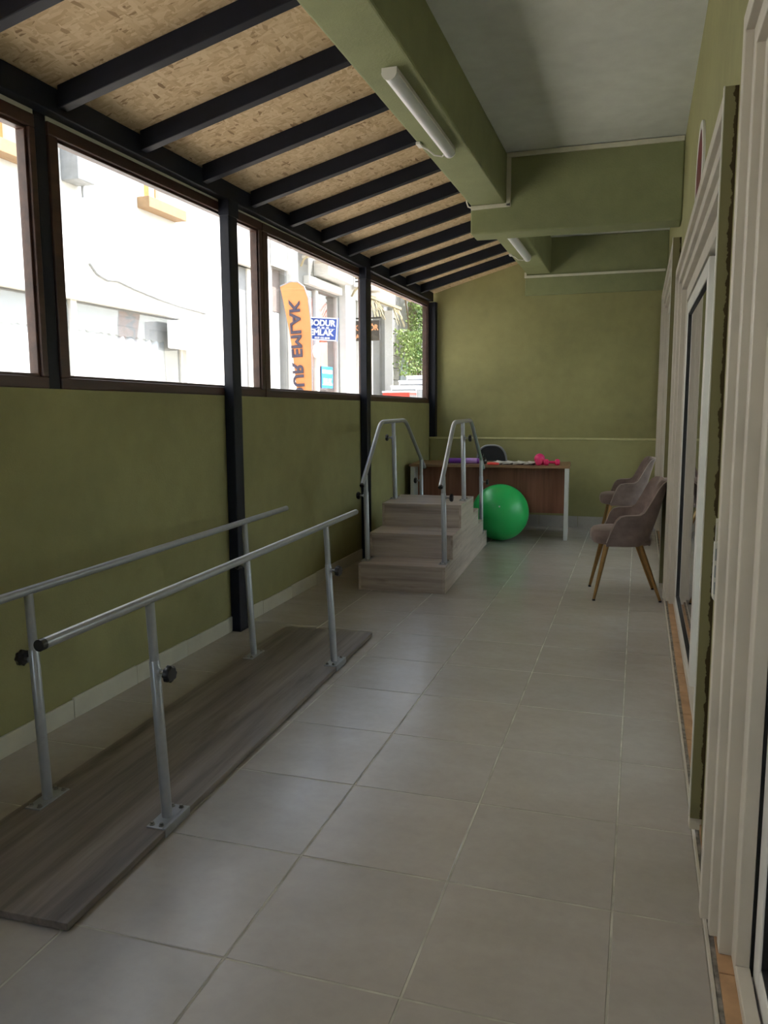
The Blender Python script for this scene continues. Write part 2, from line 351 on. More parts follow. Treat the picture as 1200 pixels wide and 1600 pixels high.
ce = struct(empty('ceiling', (0, 0, ZC)), 'white painted slab with olive concrete beams', 'ceiling')
MB().box(-1.2, 1.0, YB0, 8.87, 0.0, 0.2).build('slab', 'white', ce)
MB().box(-1.2, -0.945, YB0, 5.842, 2.715 - ZC, 0.0).build('concrete_beam', 'greenrough', ce, bevel=0.014, seg=3)
MB().box(-1.2, -0.945, 6.07, 8.83, 2.69 - ZC, 0.0).build('concrete_beam', 'greenrough', ce, bevel=0.014, seg=3)
MB().box(-1.2, XW, 5.842, 6.07, 2.52 - ZC, 0.0).build('cross_beam', 'greenrough', ce, bevel=0.012, seg=3)
MB().box(-1.215, XW, 8.83, 8.87, 2.47 - ZC, 0.0).build('end_beam', 'greenrough', ce, bevel=0.008)

# sloping roof: boards on black rafters
OS = 0.29
zo = lambda x: 2.535 + OS * (x + 2.25)
rf = struct(empty('roof', (0, 0, 0)), 'sloping chipboard roof on black steel rafters', 'roof')
MB().box(-2.33, -2.2, YB0, 8.74, 2.44, 2.535).build('eave_beam', 'steel', rf, bevel=0.004)
RY = [2.805 + 0.544 * k for k in range(-9, 11)]
for y in RY:
    a, b = -2.2, -1.2
    MB().hexa([(a, y - 0.05, zo(a) - 0.085), (b, y - 0.05 + 0.07, zo(b) - 0.085), (b, y + 0.07, zo(b) - 0.085), (a, y, zo(a) - 0.085),
               (a, y - 0.05, zo(a) - 0.0005), (b, y - 0.05 + 0.07, zo(b) - 0.0005), (b, y + 0.07, zo(b) - 0.0005), (a, y, zo(a) - 0.0005)]).build('rafter', 'steel', rf, bevel=0.003)
ed = [YB0] + [RY[k] - 0.025 for k in range(1, 20, 2)] + [8.868]
for a, b in zip(ed[:-1], ed[1:]):
    q = 0.0012
    MB().hexa([(-2.5, a + q, zo(-2.5)), (-1.2, a + q, zo(-1.2)), (-1.2, b - q, zo(-1.2)), (-2.5, b - q, zo(-2.5)),
               (-2.5, a + q, zo(-2.5) + 0.018), (-1.2, a + q, zo(-1.2) + 0.018), (-1.2, b - q, zo(-1.2) + 0.018), (-2.5, b - q, zo(-2.5) + 0.018)]).build('chipboard_panel', 'osb', rf)
MB().hexa([(-2.52, YB0, zo(-2.52) + 0.019), (-1.2, YB0, zo(-1.2) + 0.019), (-1.2, 8.87, zo(-1.2) + 0.019), (-2.52, 8.87, zo(-2.52) + 0.019),
           (-2.52, YB0, zo(-2.52) + 0.04), (-1.2, YB0, zo(-1.2) + 0.04), (-1.2, 8.87, zo(-1.2) + 0.04), (-2.52, 8.87, zo(-2.52) + 0.04)]).build('roof_sheet', 'fgrey', rf)

# black steel columns standing in front of the windows
for i, (x0, x1, ya, yb, z0, lab) in enumerate(((-2.246, -2.188, 4.09, 4.19, 0, 'black steel column rising from the floor beside the parallel bars'),
                                   (-2.246, -2.188, 6.42, 6.52, 0, 'black steel column behind the wooden exercise stairs'),
                                   (-2.262, -2.18, 8.764, 8.852, 0.9625, 'black steel corner column standing on the ledge of the end wall'),
                                   (-2.32, -2.252, 2.678, 2.742, 1.36, 'thin dark steel mullion post between the two large windows'))):
    c = struct(empty('steel_column', ((x0 + x1) / 2, ya, z0)), lab, 'column')
    dx = (x1 - x0) / 2
    MB().box(-dx, dx, 0, yb - ya, 0, 2.4395 - z0).build('shaft', 'steel', c, bevel=0.004)
    if i < 2:
        MB().box(-dx, dx + 0.004, -0.004, yb - ya + 0.004, 0, 0.006).build('base_plate', 'steel', c)
        MB().box(-dx - 0.0, dx + 0.006, -0.008, yb - ya + 0.008, 2.35, 2.4395).build('head_sleeve', 'steel', c, bevel=0.003)

# ------------------------------------------------------------------ windows in the left wall
def window(n, ya, yb, ga, gb, label):
    """ya..yb outer frame, ga..gb glass edges"""
    w = struct(empty('window_%d' % n, (-2.26, ya, 1.4)), label, 'window')
    ox, oy, oz = -2.26, ya, 1.4
    def bar(name, pts, x0, x1, mat, bev=0.004):
        # pts: 4 (y,z) corners
        MB().prism([(x0 - ox, y - oy, z - oz) for y, z in pts], (x1 - x0, 0, 0)).build(name, mat, w, bevel=bev)
    f = 0.058; x0, x1 = -2.315, -2.2475
    bar('frame_bottom', [(ya, zsill(ya) - f), (yb, zsill(yb) - f), (yb, zsill(yb) - 0.012), (ya, zsill(ya) - 0.012)], x0, x1, 'brown')
    bar('frame_top', [(ya, zhead(ya) + 0.012), (yb, zhead(yb) + 0.012), (yb, zhead(yb) + 0.062), (ya, zhead(ya) + 0.062)], x0, x1, 'brown')
    bar('frame_side', [(ya, zsill(ya) - 0.012), (ga - 0.012, zsill(ga) - 0.012), (ga - 0.012, zhead(ga) + 0.012), (ya, zhead(ya) + 0.012)], x0, x1, 'brown')
    bar('frame_side', [(gb + 0.012, zsill(gb) - 0.012), (yb, zsill(yb) - 0.012), (yb, zhead(yb) + 0.012), (gb + 0.012, zhead(gb) + 0.012)], x0, x1, 'brown')
    # glazing beads, set back
    xb0, xb1 = -2.300, -2.262
    bar('glazing_bead', [(ga - 0.012, zsill(ga) - 0.012), (gb + 0.012, zsill(gb) - 0.012), (gb, zsill(gb)), (ga, zsill(ga))], xb0, xb1, 'brown', 0.002)
    bar('glazing_bead', [(ga, zhead(ga)), (gb, zhead(gb)), (gb + 0.012, zhead(gb) + 0.012), (ga - 0.012, zhead(ga) + 0.012)], xb0, xb1, 'brown', 0.002)
    bar('glazing_bead', [(ga - 0.012, zsill(ga) - 0.012), (ga, zsill(ga)), (ga, zhead(ga)), (ga - 0.012, zhead(ga) + 0.012)], xb0, xb1, 'brown', 0.002)
    bar('glazing_bead', [(gb, zsill(gb)), (gb + 0.012, zsill(gb) - 0.012), (gb + 0.012, zhead(gb) + 0.012), (gb, zhead(gb))], xb0, xb1, 'brown', 0.002)
    bar('pane', [(ga - 0.008, zsill(ga) - 0.008), (gb + 0.008, zsill(gb) - 0.008), (gb + 0.008, zhead(gb) + 0.008), (ga - 0.008, zhead(ga) + 0.008)], -2.284, -2.280, 'glass', 0)
    # pale filler between the frame head and the steel eave beam
    bar('filler_strip', [(ya, zhead(ya) + 0.063), (yb, zhead(yb) + 0.063), (yb, 2.4395), (ya, 2.4395)], -2.29, -2.254, 'trunk', 0)
window(1, -1.1, 0.86, -1.02, 0.78, 'brown framed window behind the viewer')
window(2, 0.90, 2.675, 0.98, 2.632, 'brown framed window cut by the picture edge')
window(3, 2.748, 4.626, 2.815, 4.575, 'widest brown framed window showing the white building across the street')
window(4, 4.634, 6.63, 4.715, 6.565, 'brown framed window showing the orange feather flag outside')
window(5, 6.645, 8.745, 6.745, 8.69, 'brown framed window showing the leafy vine outside')

# ------------------------------------------------------------------ doors in the right wall
def ring(m, xa, xb, ya, yb, z0, zt, w, closed=False, wb=None):
    """U frame (or closed frame) between ya..yb, top at zt, member width w"""
    m.box(xa, xb, ya, ya + w, z0, zt); m.box(xa, xb, yb - w, yb, z0, zt); m.box(xa, xb, ya + w, yb - w, zt - w, zt)
    if closed: m.box(xa, xb, ya + w, yb - w, z0, z0 + (wb or w))
    return m
def door(n, d, xf, label, panes, rag=True, bott=(0.05, 0.05)):
    ya, yb, zt = d
    r = struct(empty('door_%d' % n, (xf, ya, 0)), label, 'door')
    def B(m, name, mat, bev=0.002): 
        o = m.build(name, mat, r, bevel=bev); o.data.transform(Matrix.Translation((-xf, -ya, 0))); return o
    for k in range(3):
        e = 0.045 * k
        B(ring(MB(), xf + 0.018 * k, xf + 0.018 * k + 0.03, ya + e, yb - e, 0.021 + 0.012 * (2 - k) * bott[0] * 10, zt - e, 0.0455), 'casing_rib', 'pvc')
    e = 0.135
    B(ring(MB(), xf + 0.064, xf + 0.094, ya + e - 0.001, yb - e + 0.001, 0.021, zt - e + 0.001, 0.075, True, 0.03), 'sash_track', 'pvc')
    e = 0.2105
    B(ring(MB(), xf + 0.0945, xf + 0.17, ya + e - 0.02, yb - e + 0.02, 0.0305, zt - e + 0.02, 0.02), 'track_channel', 'dark', 0)
    for i, (pa, pb, dx) in enumerate(panes):
        m = ring(MB(), xf + dx, xf + dx + 0.035, pa, pb, 0.03, zt - e - 0.012, 0.075, True)
        o = B(m, 'sash', 'pvcw', 0.004)
        m = ring(MB(), xf + dx + 0.004, xf + dx + 0.02, pa + 0.075, pb - 0.075, 0.105, zt - e - 0.087, 0.008, True)
        g = m.build('gasket', 'dark', o); g.data.transform(Matrix.Translation((-xf, -ya, 0)))
        m = MB().box(xf + dx + 0.014, xf + dx + 0.018, pa + 0.07, pb - 0.07, 0.1, zt - e - 0.08)
        g = m.build('pane', 'dglass', o); g.data.transform(Matrix.Translation((-xf, -ya, 0)))
    if rag:
        m = MB().box(xf + 0.0005, 0.2365, ya - 0.012, ya - 0.0005, 0.075, zt + 0.002)
        o = m.build('reveal_board', 'rag', r); o.location = (-xf, -ya, 0)
        B(MB().box(xf - 0.0035, xf + 0.0005, ya - 0.013, ya + 0.004, 0.08, zt + 0.003), 'corner_bead', 'pvcw', 0.001)
    return r
door(1, D1, XF, 'white ribbed sliding door beside the viewer', [(0.9, 1.816, 0.1), (-0.385, 1.0, 0.136)], rag=False, bott=(0.1, 0))
door(2, D2, XF, 'white ribbed sliding door behind the front armchair', [(3.72, 5.337, 0.068), (2.665, 3.8, 0.106)])
door(3, D3, 0.170, 'tall white framed door next to the end wall', [(7.2, 8.525, 0.1), (6.015, 7.25, 0.136)])
# threshold: mortar edge, terracotta sill tiles
th = struct(empty('trim_1', (0.2, 0, 0)), 'terracotta tiled threshold under the sliding doors', 'threshold')
MB().box(0.0, 0.006, YB0, YB, -0.003, 0.019).build('kerb_edge', 'pvc', th)
MB().box(0.006, 0.018, YB0, YB, -0.003, 0.017).build('mortar_bed', 'dirt', th)
MB().box(0.018, 0.25, YB0, YB, -0.003, 0.012).build('mortar_bed', 'dirt', th)
for k in range(40):
    a = YB0 + 0.02 + k * 0.27
    if a + 0.266 > YB: break
    MB().box(0.0185, 0.075, a, a + 0.266, 0.0125, 0.0205).build('sill_tile', 'sill', th, bevel=0.0015)
# rooms beyond the doors, with windows added to bring in more daylight
rm = MB()
IW = [(-0.8, 0.8), (2.6, 4.2), (5.2, 8.8)]
ya_ = YB0
for p0, p1 in IW:
    rm.box(2.6, 2.7, ya_, p0, -0.1, 3.2); rm.box(2.6, 2.7, p0, p1, -0.1, 0.8); rm.box(2.6, 2.7, p0, p1, 2.4, 3.2); ya_ = p1
rm.box(2.6, 2.7, ya_, 9.2, -0.1, 3.2)
rm.box(0.42, 2.7, 9.0, 9.2, -0.1, 3.2); rm.box(0.42, 2.7, YB0 - 0.2, YB0, -0.1, 3.2); rm.box(0.42, 2.7, YB0, 9.2, 3.056, 3.2); rm.box(0.45, 2.7, YB0, 9.2, -0.12, 0.0)
struct(rm.build('wall_inner', 'room'), 'pale walls of the rooms beyond the glass doors', 'wall')
for k, (p0, p1) in enumerate(IW):  # unseen windows, added as fill light through the glass doors
    w_ = struct(empty('window_%d' % (7 + k), (2.65, p0, 0.8)), 'window added for daylight on the far side of a room beyond the glass doors', 'window')
    for y in (0.0, (p1 - p0) / 2 - 0.03, p1 - p0 - 0.06): MB().box(-0.03, 0.03, y, y + 0.06, 0.0, 1.6).build('frame_bar', 'pvcw', w_)  # frame and pane of the added windows
    MB().box(-0.002, 0.002, 0.06, p1 - p0 - 0.06, 0.0, 1.6).build('pane', 'glass', w_)
for i, (a, b, z, lab) in enumerate(((3.9, 4.9, 2.1, 'pale curtain hanging behind the middle glass door'), (0.6, 1.6, 2.1, 'pale curtain hanging behind the glass door beside the viewer'))):
    m = MB(); rgs = []
    for zz in (0.05, z):
        rgs.append([(0.43 + 0.02 * math.sin((b - a) * t * 60), a + (b - a) * t, zz) for t in [k / 60 for k in range(61)]])
    m.rings(rgs, caps=False, close=False)
    o = m.build('curtain', 'sheer', smooth=True); md = o.modifiers.new('s', 'SOLIDIFY'); md.thickness = 0.004
    tag(o, lab, 'curtain')

# ------------------------------------------------------------------ things fixed on walls and beams
t1 = tag(empty('cable_trunking', (0, 5.84, 2.7)), 'white cable trunking stepping around the nearer concrete cross beam', 'cable trunking', 'white cable trunking on beams')
def tr(p, x0, x1, y0, y1, z0, z1, n='trunking_run'): MB().box(x0, x1, y0, y1, z0, z1).build(n, 'trunk', p, bevel=0.002)
tr(t1, -0.944, 0.218, -0.016, 0.0015, 3.02 - 2.7, 3.05 - 2.7)
tr(t1, -0.944, -0.914, -0.016, 0.0015, -0.005, 3.018 - 2.7)
MB().hexa([(-1.195, -0.016, -0.015), (-0.915, -0.016, -0.008), (-0.915, 0.0015, -0.008), (-1.195, 0.0015, -0.015), (-1.195, -0.016, 0.013), (-0.915, -0.016, 0.0145), (-0.915, 0.0015, 0.0145), (-1.195, 0.0015, 0.013)]).build('trunking_run', 'trunk', t1, bevel=0.002)
MB().tube([(-1.19, -0.008, 0.0), (-1.215, -0.01, 0.01), (-1.225, -0.02, 0.04), (-1.22, -0.03, 0.075)], 0.005, 8).build('loose_cable', 'pvcw', t1, smooth=True)
t2 = tag(empty('cable_trunking', (0, 8.83, 2.66)), 'white cable trunking along the beam of the olive end wall', 'cable trunking', 'white cable trunking on beams')
MB().box(-1.21, 0.2, -0.016, 0.0005, -0.008, 0.016).build('trunking_run', 'trunk', t2, bevel=0.002)
MB().box(-1.222, -1.2, -0.016, 0.0005, -0.008, 0.05).build('trunking_run', 'trunk', t2, bevel=0.002)

def lamp(y0, z, lab):
    L = 1.12; r = tag(empty('tube_light', (-1.05, y0, z)), lab, 'ceiling light', 'tube lights under the concrete beam')
    MB().box(-0.034, 0.034, 0.0, L, -0.022, -0.0003).build('housing', 'pvcw', r, bevel=0.002)
    rg = []
    for y in (0.004, L - 0.004):
        rg.append([(0.031 * math.cos(t), y, -0.022 - 0.03 * math.sin(t)) for t in [math.pi * k / 12 for k in range(13)]])
    MB().rings(rg).build('diffuser', 'diff', r, smooth=True)
    for y in (-0.004, L):
        MB().prism([(0.034 * math.cos(t), y, -0.021 - 0.033 * math.sin(t)) for t in [math.pi * k / 12 for k in range(13)]], (0, 0.004, 0)).build('end_cap', 'pvcw', r)
    MB().tube([(-0.02, L, -0.02), (-0.045, L + 0.02, -0.035), (-0.085, L + 0.0, -0.03), (-0.11, L - 0.06, -0.014), (-0.135, L - 0.1, -0.008)], 0.0045, 8).build('lead', 'pvcw', r, smooth=True)
    MB().box(-0.149, -0.125, L - 0.16, L - 0.09, -0.014, -0.0003).build('connector', 'pvcw', r, bevel=0.002)
lamp(3.40, 2.715, 'long white tube light under the front part of the concrete beam')
lamp(6.63, 2.69, 'white tube light under the beam close to the end wall')

ds = tag(empty('wall_sign', (XW, 3.95, 2.31)), 'round dark red sign with a white rim above the sliding doors', 'sign')
ds.rotation_euler = (0, math.radians(-90), 0)
rg = [[(r * math.cos(2 * math.pi * k / 48), r * math.sin(2 * math.pi * k / 48), z) for k in range(48)] for r, z in ((0.225, 0.0005), (0.225, 0.010), (0.22, 0.012), (0.195, 0.012), (0.19, 0.008))]
MB().rings(rg).build('rim', 'pvcw', ds, smooth=True)
MB().rings([[(0.188 * math.cos(2 * math.pi * k / 48), 0.188 * math.sin(2 * math.pi * k / 48), z) for k in range(48)] for z in (0.0085, 0.0105)]).build('face', 'signred', ds)

ps = tag(empty('plastic_holder', (0.206, 2.235, 0.80)), 'milky white plastic holder hanging on the edge of the door casing', 'holder')
MB().prism([(-0.006, 0.0, 0.0), (0.012, 0.0, -0.02), (0.016, 0.0, 0.0), (0.016, 0.0, 0.15), (-0.006, 0.0, 0.15)], (0, 0.03, 0)).build('body', 'clearp', ps, bevel=0.003)
for k in range(3):
    MB().box(-0.004, 0.012, -0.004, 0.0, 0.012 + k * 0.045, 0.045 + k * 0.045).build('cavity', 'greyp', ps, bevel=0.002)
MB().box(-0.005, -0.001, 0.002, 0.01, 0.15, 0.205).build('strap', 'clearp', ps)
MB().box(-0.005, 0.02, 0.002, 0.01, 0.2055, 0.213).build('hook', 'clearp', ps)

# ------------------------------------------------------------------ shared fittings
def knob_mesh():
    m = MB(); rg = []
    for x, s in ((0.0, 0.75), (0.006, 1.0), (0.018, 1.0), (0.024, 0.8)):
        rg.append([(x, (0.0255 + 0.0018 * math.cos(8 * t)) * s * math.cos(t), (0.0255 + 0.0018 * math.cos(8 * t)) * s * math.sin(t)) for t in [2 * math.pi * k / 56 for k in range(56)]])
    return m.rings(rg)
def knob(parent, loc, rz, hub=0.03):
    o = knob_mesh().build('knob', 'black', parent, smooth=True); o.location = Vector(loc) + Matrix.Rotation(rz, 3, 'Z') @ Vector((hub, 0, 0)); o.rotation_euler = (0, 0, rz)
    s = MB().tube([(0, 0, 0), (hub + 0.002, 0, 0)], 0.0055, 10).build('clamp_screw', 'chrome', parent, smooth=True); s.location = loc; s.rotation_euler = (0, 0, rz)
    b = MB().tube([(-0.002, 0, 0), (0.008, 0, 0)], 0.011, 12).build('threaded_boss', 'tube', parent, smooth=True); b.location = loc; b.rotation_euler = (0, 0, rz)
def bolt(parent, loc):
    o = MB().tube([(0, 0, 0), (0, 0, 0.003)], 0.0085, 12).build('washer', 'chrome', parent, smooth=True); o.location = loc
    b = MB().tube([(0, 0, 0.003), (0, 0, 0.009)], 0.0055, 6).build('bolt', 'chrome', parent); b.location = loc
def post(parent, foot, top, rz, sleeve_top, knob_z, knob_dir, rs=0.0215, ri=0.0185, plate=True, tilt_plate=0.0):
    foot, top = Vector(foot), Vector(top); d = (top - foot)
    p = MB().tube([(0, 0, 0), d], ri, 18).build('post', 'tube', parent, smooth=True); p.location = foot
    at = lambda z: d * (z / d.z)
    MB().tube([(0, 0, 0.003), at(sleeve_top - 0.004), at(sleeve_top)], [rs, rs, rs - 0.002], 20).build('sleeve', 'tube', p, smooth=True)
    if plate:
        o = MB().box(-0.028, 0.028, -0.075, 0.075, 0, 0.005).build('base_plate', 'tube', p, bevel=0.0015); o.rotation_euler = (0, 0, rz)
        for sx in (-0.016, 0.016):
            for sy in (-0.06, 0.06):
                q = Matrix.Rotation(rz, 3, 'Z') @ Vector((sx, sy, 0.005)); bolt(p, q)
    if knob_z is not None:
        k = at(knob_z) + Vector((math.cos(knob_dir), math.sin(knob_dir), 0)) * (rs - 0.003); knob(p, k, knob_dir)
    return p

# ------------------------------------------------------------------ parallel bars
PB0 = Vector((-1.325, 1.525)); pr = math.radians(1.9)
pb = tag(empty('parallel_bars', (PB0.x, PB0.y, 0), pr), 'low silver parallel bars bolted to a grey oak board', 'exercise equipment')
W_, L_, T_ = 0.535, 2.69, 0.020
MB().box(-W_, 0, 0, L_, 0.004, T_ + 0.004).build('base_board', 'lam', pb, bevel=0.0015)
MB().box(-W_ + 0.02, -0.02, 0.02, L_ - 0.02, 0.0, 0.004).build('underlay', 'rubber', pb)
zt = T_ + 0.004
FY = (0.535, 2.135); lean = -0.042
for sx, nm in ((-0.036, 1), (-W_ + 0.055, -1)):
    for i, fy in enumerate(FY):
        p = post(pb, (sx, fy, zt), (sx + lean, fy + 0.02, 0.712), 0.0, 0.505 if i == 0 else 0.50, 0.47, math.radians(-10 if nm > 0 else 170), 0.0168, 0.0146)
    if nm > 0:
        for fy in FY:
            MB().box(sx + 0.0285, sx + 0.0385, fy - 0.075, fy + 0.075, 0.0, zt + 0.005).build('edge_bracket', 'tube', pb, bevel=0.001)
    ya, yb = (0.06, 2.66)
    if nm < 0: ya, yb = -0.05, 2.72
    z = 0.722
    r = MB().tube([(sx + lean, ya, z), (sx + lean - 0.004, yb, z)], 0.0146, 22).build('handrail', 'tube', pb, smooth=True)
    MB().tube([(sx + lean, ya - 0.006, z), (sx + lean, ya + 0.012, z)], 0.0152, 20).build('end_cap', 'black', r, smooth=True)
    MB().tube([(sx + lean - 0.004, yb - 0.004, z), (sx + lean - 0.004, yb + 0.004, z)], 0.0138, 20).build('end_cap', 'greyp', r, smooth=True)

# ------------------------------------------------------------------ wooden exercise stairs with two handrails
st = tag(empty('exercise_stairs', (-1.255, 5.345, 0), math.radians(2.6)), 'grey oak exercise stairs with silver handrails in front of the desk', 'exercise stairs')
SW = 0.63
zs = [0.19, 0.37, 0.55]
front = [(0.0, 0.30, 0.19), (0.30, 0.66, 0.37)]
back = [(1.28, 1.58, 0.41), (1.58, 1.87, 0.27), (1.87, 2.14, 0.13)]
th_ = 0.016
def step_poly(y0, y1, prof):
    return prof
def sidep(x, x2):
    pa = [(0.0, 0), (0.6585, 0), (0.6585, 0.37 - th_), (0.30, 0.37 - th_), (0.30, 0.19 - th_), (0.0, 0.19 - th_)]
    pb_ = [(0.66, 0), (2.14, 0), (2.14, 0.13 - th_), (1.87, 0.13 - th_), (1.87, 0.27 - th_), (1.58, 0.27 - th_), (1.58, 0.41 - th_), (1.28, 0.41 - th_), (1.28, 0.55 - th_), (0.66, 0.55 - th_)]
    for poly in (pa, pb_):
        # split into convex column boxes so that the panel stays watertight
        m = MB().prism([(x, y, z) for y, z in poly], (x2 - x, 0, 0)); m.build('side_panel', 'lamy', st)
sidep(-0.016, 0.0); sidep(-SW, -SW + 0.016)
for ya, yb, z in front + [(0.66, 1.28, 0.55)] + back:
    MB().box(-SW, 0.0, ya - 0.003 if z != 0.55 else 0.656, yb - (0.0 if z in (0.19, 0.37) else -0.003), z - th_ + 0.0003, z).build('tread', 'lamx', st, bevel=0.0012)
for y, za, zb in ((0.0, 0.0, 0.19), (0.30, 0.19, 0.37), (0.66, 0.37, 0.55)):
    MB().box(-SW + 0.0165, -0.0165, y + 0.0005, y + 0.016, za + 0.0005, zb - th_).build('riser', 'lamx', st)
for y, za, zb in ((1.28, 0.41, 0.55), (1.58, 0.27, 0.41), (1.87, 0.13, 0.27), (2.14, 0.0, 0.13)):
    MB().box(-SW + 0.0165, -0.0165, y - 0.016, y - 0.0005, za + 0.0005, zb - th_).build('riser', 'lamx', st)
def rounded(pts, r, n=6):
    out = [Vector(pts[0])]
    for i in range(1, len(pts) - 1):
        a, b, c = Vector(pts[i - 1]), Vector(pts[i]), Vector(pts[i + 1])
        p = b + (a - b).normalized() * r; q = b + (c - b).normalized() * r
        for k in range(n + 1):
            t = k / n; out.append(p * (1 - t) ** 2 + b * 2 * t * (1 - t) + q * t * t)
    out.append(Vector(pts[-1])); return out
for x, kd in ((-0.036, 0.0), (-SW + 0.02, math.pi)):
    tx = x - 0.014
    path = rounded([(tx, 0.08, 0.745), (tx, 0.60, 1.185), (tx, 1.42, 1.185), (tx, 2.22, 0.715)], 0.09)
    r = MB().tube(path, 0.0165, 16).build('handrail', 'tube', st, smooth=True)
    for e, d in ((path[0], (path[0] - path[1]).normalized()), (path[-1], (path[-1] - path[-2]).normalized())):
        MB().tube([e - d * 0.008, e + d * 0.006], 0.0170, 16).build('end_cap', 'black', r, smooth=True)
    post(st, (x, 0.165, 0.19), (tx, 0.175, 0.81), 0.0, 0.50, 0.47, kd, 0.0185, 0.0160)
    post(st, (x, 1.0, 0.55), (tx, 1.0, 1.175), 0.0, 0.52, 0.50, kd, 0.0185, 0.0160)
    post(st, (x, 2.03, 0.13), (tx, 2.06, 0.80), 0.0, 0.52, 0.47, kd, 0.0185, 0.0160)

# ------------------------------------------------------------------ green ball
gb = MB(); R = 0.275; rg = []
for j in range(1, 48):
    ph = math.pi * j / 48; rr = R * math.sin(ph); z = -R * math.cos(ph)
    g = 1.0 - 0.004 * (math.cos(z * 260) ** 8 if abs(z) < 0.22 else 0)
    rg.append([(rr * g * math.cos(2 * math.pi * k / 64), rr * g * math.sin(2 * math.pi * k / 64), z) for k in range(64)])
gb.rings(rg)
bo = gb.build('exercise_ball', 'ball'); bo.location = (-1.262, 7.715, R)
for p_ in bo.data.polygons: p_.use_smooth = True
bo.rotation_euler = (math.radians(70), math.radians(20), 0)
tag(bo, 'large green exercise ball beside the wooden stairs', 'exercise ball')
vp = MB().tube([(0, 0, R - 0.004), (0, 0, R + 0.002)], 0.008, 12).build('valve_plug', 'pvcw', bo, smooth=True)

# ------------------------------------------------------------------ desk and what lies on it
dz = 0.728; da = math.radians(4.0)
dk = tag(empty('desk', (-0.618, 7.848, 0), da), 'walnut desk with light grey side panels against the end wall', 'desk')
DL, DD = 1.58, 0.60
MB().box(-DL, 0.0, 0.0, DD, dz - 0.025, dz).build('desk_top', 'desktop', dk, bevel=0.002)
for x in (-0.05, -DL + 0.012):
    MB().box(x, x + 0.038, 0.012, DD - 0.012, 0.0, dz - 0.0255).build('side_panel', 'deskleg', dk, bevel=0.002)
MB().box(-DL + 0.051, -0.051, 0.208, 0.226, 0.24, dz - 0.0255).build('modesty_panel', 'desk', dk)
def on_desk(dx, dy): 
    v = Matrix.Rotation(da, 3, 'Z') @ Vector((dx, dy, 0)); return Vector((-0.618 + v.x, 7.848 + v.y, dz))
pbz = MB().sphere((0, 0, 0.053), 0.053).build('toning_ball', 'pink'); pbz.location = on_desk(-0.30, 0.22)
for p_ in pbz.data.polygons: p_.use_smooth = True
tag(pbz, 'small shiny pink ball on the walnut desk', 'ball')
MB().tube([(0, 0, 0.104), (0, 0, 0.1065)], 0.006, 10).build('valve_plug', 'pinkd', pbz)
def dumbbell(loc, rz, lab):
    d = tag(empty('dumbbell', loc, rz), lab, 'dumbbell', 'pink dumbbells on the desk')
    MB().tube([(-0.035, 0, 0.03), (0.035, 0, 0.03)], 0.0135, 14).build('handle', 'pinkd', d, smooth=True)
    for s in (-1, 1):
        rg = [[(s * x, r * math.cos(2 * math.pi * k / 8 + 0.39), 0.03 + r * math.sin(2 * math.pi * k / 8 + 0.39)) for k in range(8)] for x, r in ((0.03, 0.016), (0.036, 0.028), (0.044, 0.0322), (0.062, 0.0322), (0.072, 0.027), (0.076, 0.015))]
        MB().rings(rg).build('weight_head', 'pinkd', d, bevel=0.003)
dumbbell(on_desk(-0.175, 0.07), math.radians(18), 'pink dumbbell lying free near the desk edge')
dumbbell(on_desk(-0.285, 0.085), math.radians(78), 'pink dumbbell lying end-on against the shiny pink ball')
# pale and black webbing, folded loops
wbg = tag(empty('agility_ladder', on_desk(-0.545, 0.12)), 'folded black and pale grey webbing ladder on the desk', 'webbing')
for k in range(4):
    a = 0.55 + 0.1 * k; x = -0.16 + 0.105 * k
    MB().prism([(x - 0.055, -0.05, 0.004), (x + 0.02, -0.06, 0.012), (x + 0.06, 0.02, 0.02), (x - 0.02, 0.05, 0.03)], (0.004, 0.01, 0.006)).build('rung', 'bw', wbg)
    MB().box(x - 0.05, x + 0.05, -0.045, 0.06, 0.0005, 0.005 + 0.002 * k).build('strap', 'rubber', wbg)
    MB().tube([(x - 0.05, -0.04, 0.018), (x - 0.02, -0.065, 0.03), (x + 0.02, -0.06, 0.016), (x + 0.05, -0.03, 0.024)], 0.007, 8).build('webbing_loop', 'bw', wbg, smooth=True)
rd = MB(); rg = []
for s_, z in ((0.9, 0.0), (1.0, 0.008), (0.97, 0.016), (0.7, 0.022)):
    rg.append([(0.06 * s_ * (1 + 0.08 * math.sin(3 * t)) * math.cos(t), 0.045 * s_ * math.sin(t), z) for t in [2 * math.pi * k / 24 for k in range(24)]])
ro = rd.rings(rg).build('exercise_band', 'red', smooth=True); ro.location = on_desk(-0.745, 0.06); tag(ro, 'folded coral red exercise band on the desk', 'exercise band')
pu = tag(empty('massage_roller', on_desk(-1.03, 0.12), math.radians(4)), 'purple foam roller with black ends on the desk', 'roller')
MB().tube([(-0.16, 0, 0.032), (0.16, 0, 0.032)], 0.026, 20).build('grip', 'purple', pu, smooth=True)
MB().tube([(-0.03, 0, 0.032), (0.12, 0, 0.032)], 0.0275, 20).build('band', 'lilac', pu, smooth=True)
for s in (-1, 1):
    MB().tube([(s * 0.155, 0, 0.032), (s * 0.165, 0, 0.032), (s * 0.20, 0, 0.032), (s * 0.215, 0, 0.032)], [0.02, 0.032, 0.032, 0.02], 18).build('end_knob', 'black', pu, smooth=True)
mn = tag(empty('phone_stand', on_desk(-0.905, 0.27)), 'thin dark tilted stand beside the purple roller', 'stand')
MB().prism([(-0.02, -0.03, 0), (0.02, -0.03, 0), (0.035, 0.03, 0.09), (0.02, 0.03, 0.10), (-0.02, -0.02, 0.02)], (0.006, 0.012, 0)).build('arm', 'black', mn)
MB().box(-0.03, 0.045, -0.04, 0.05, 0, 0.004).build('foot', 'black', mn)

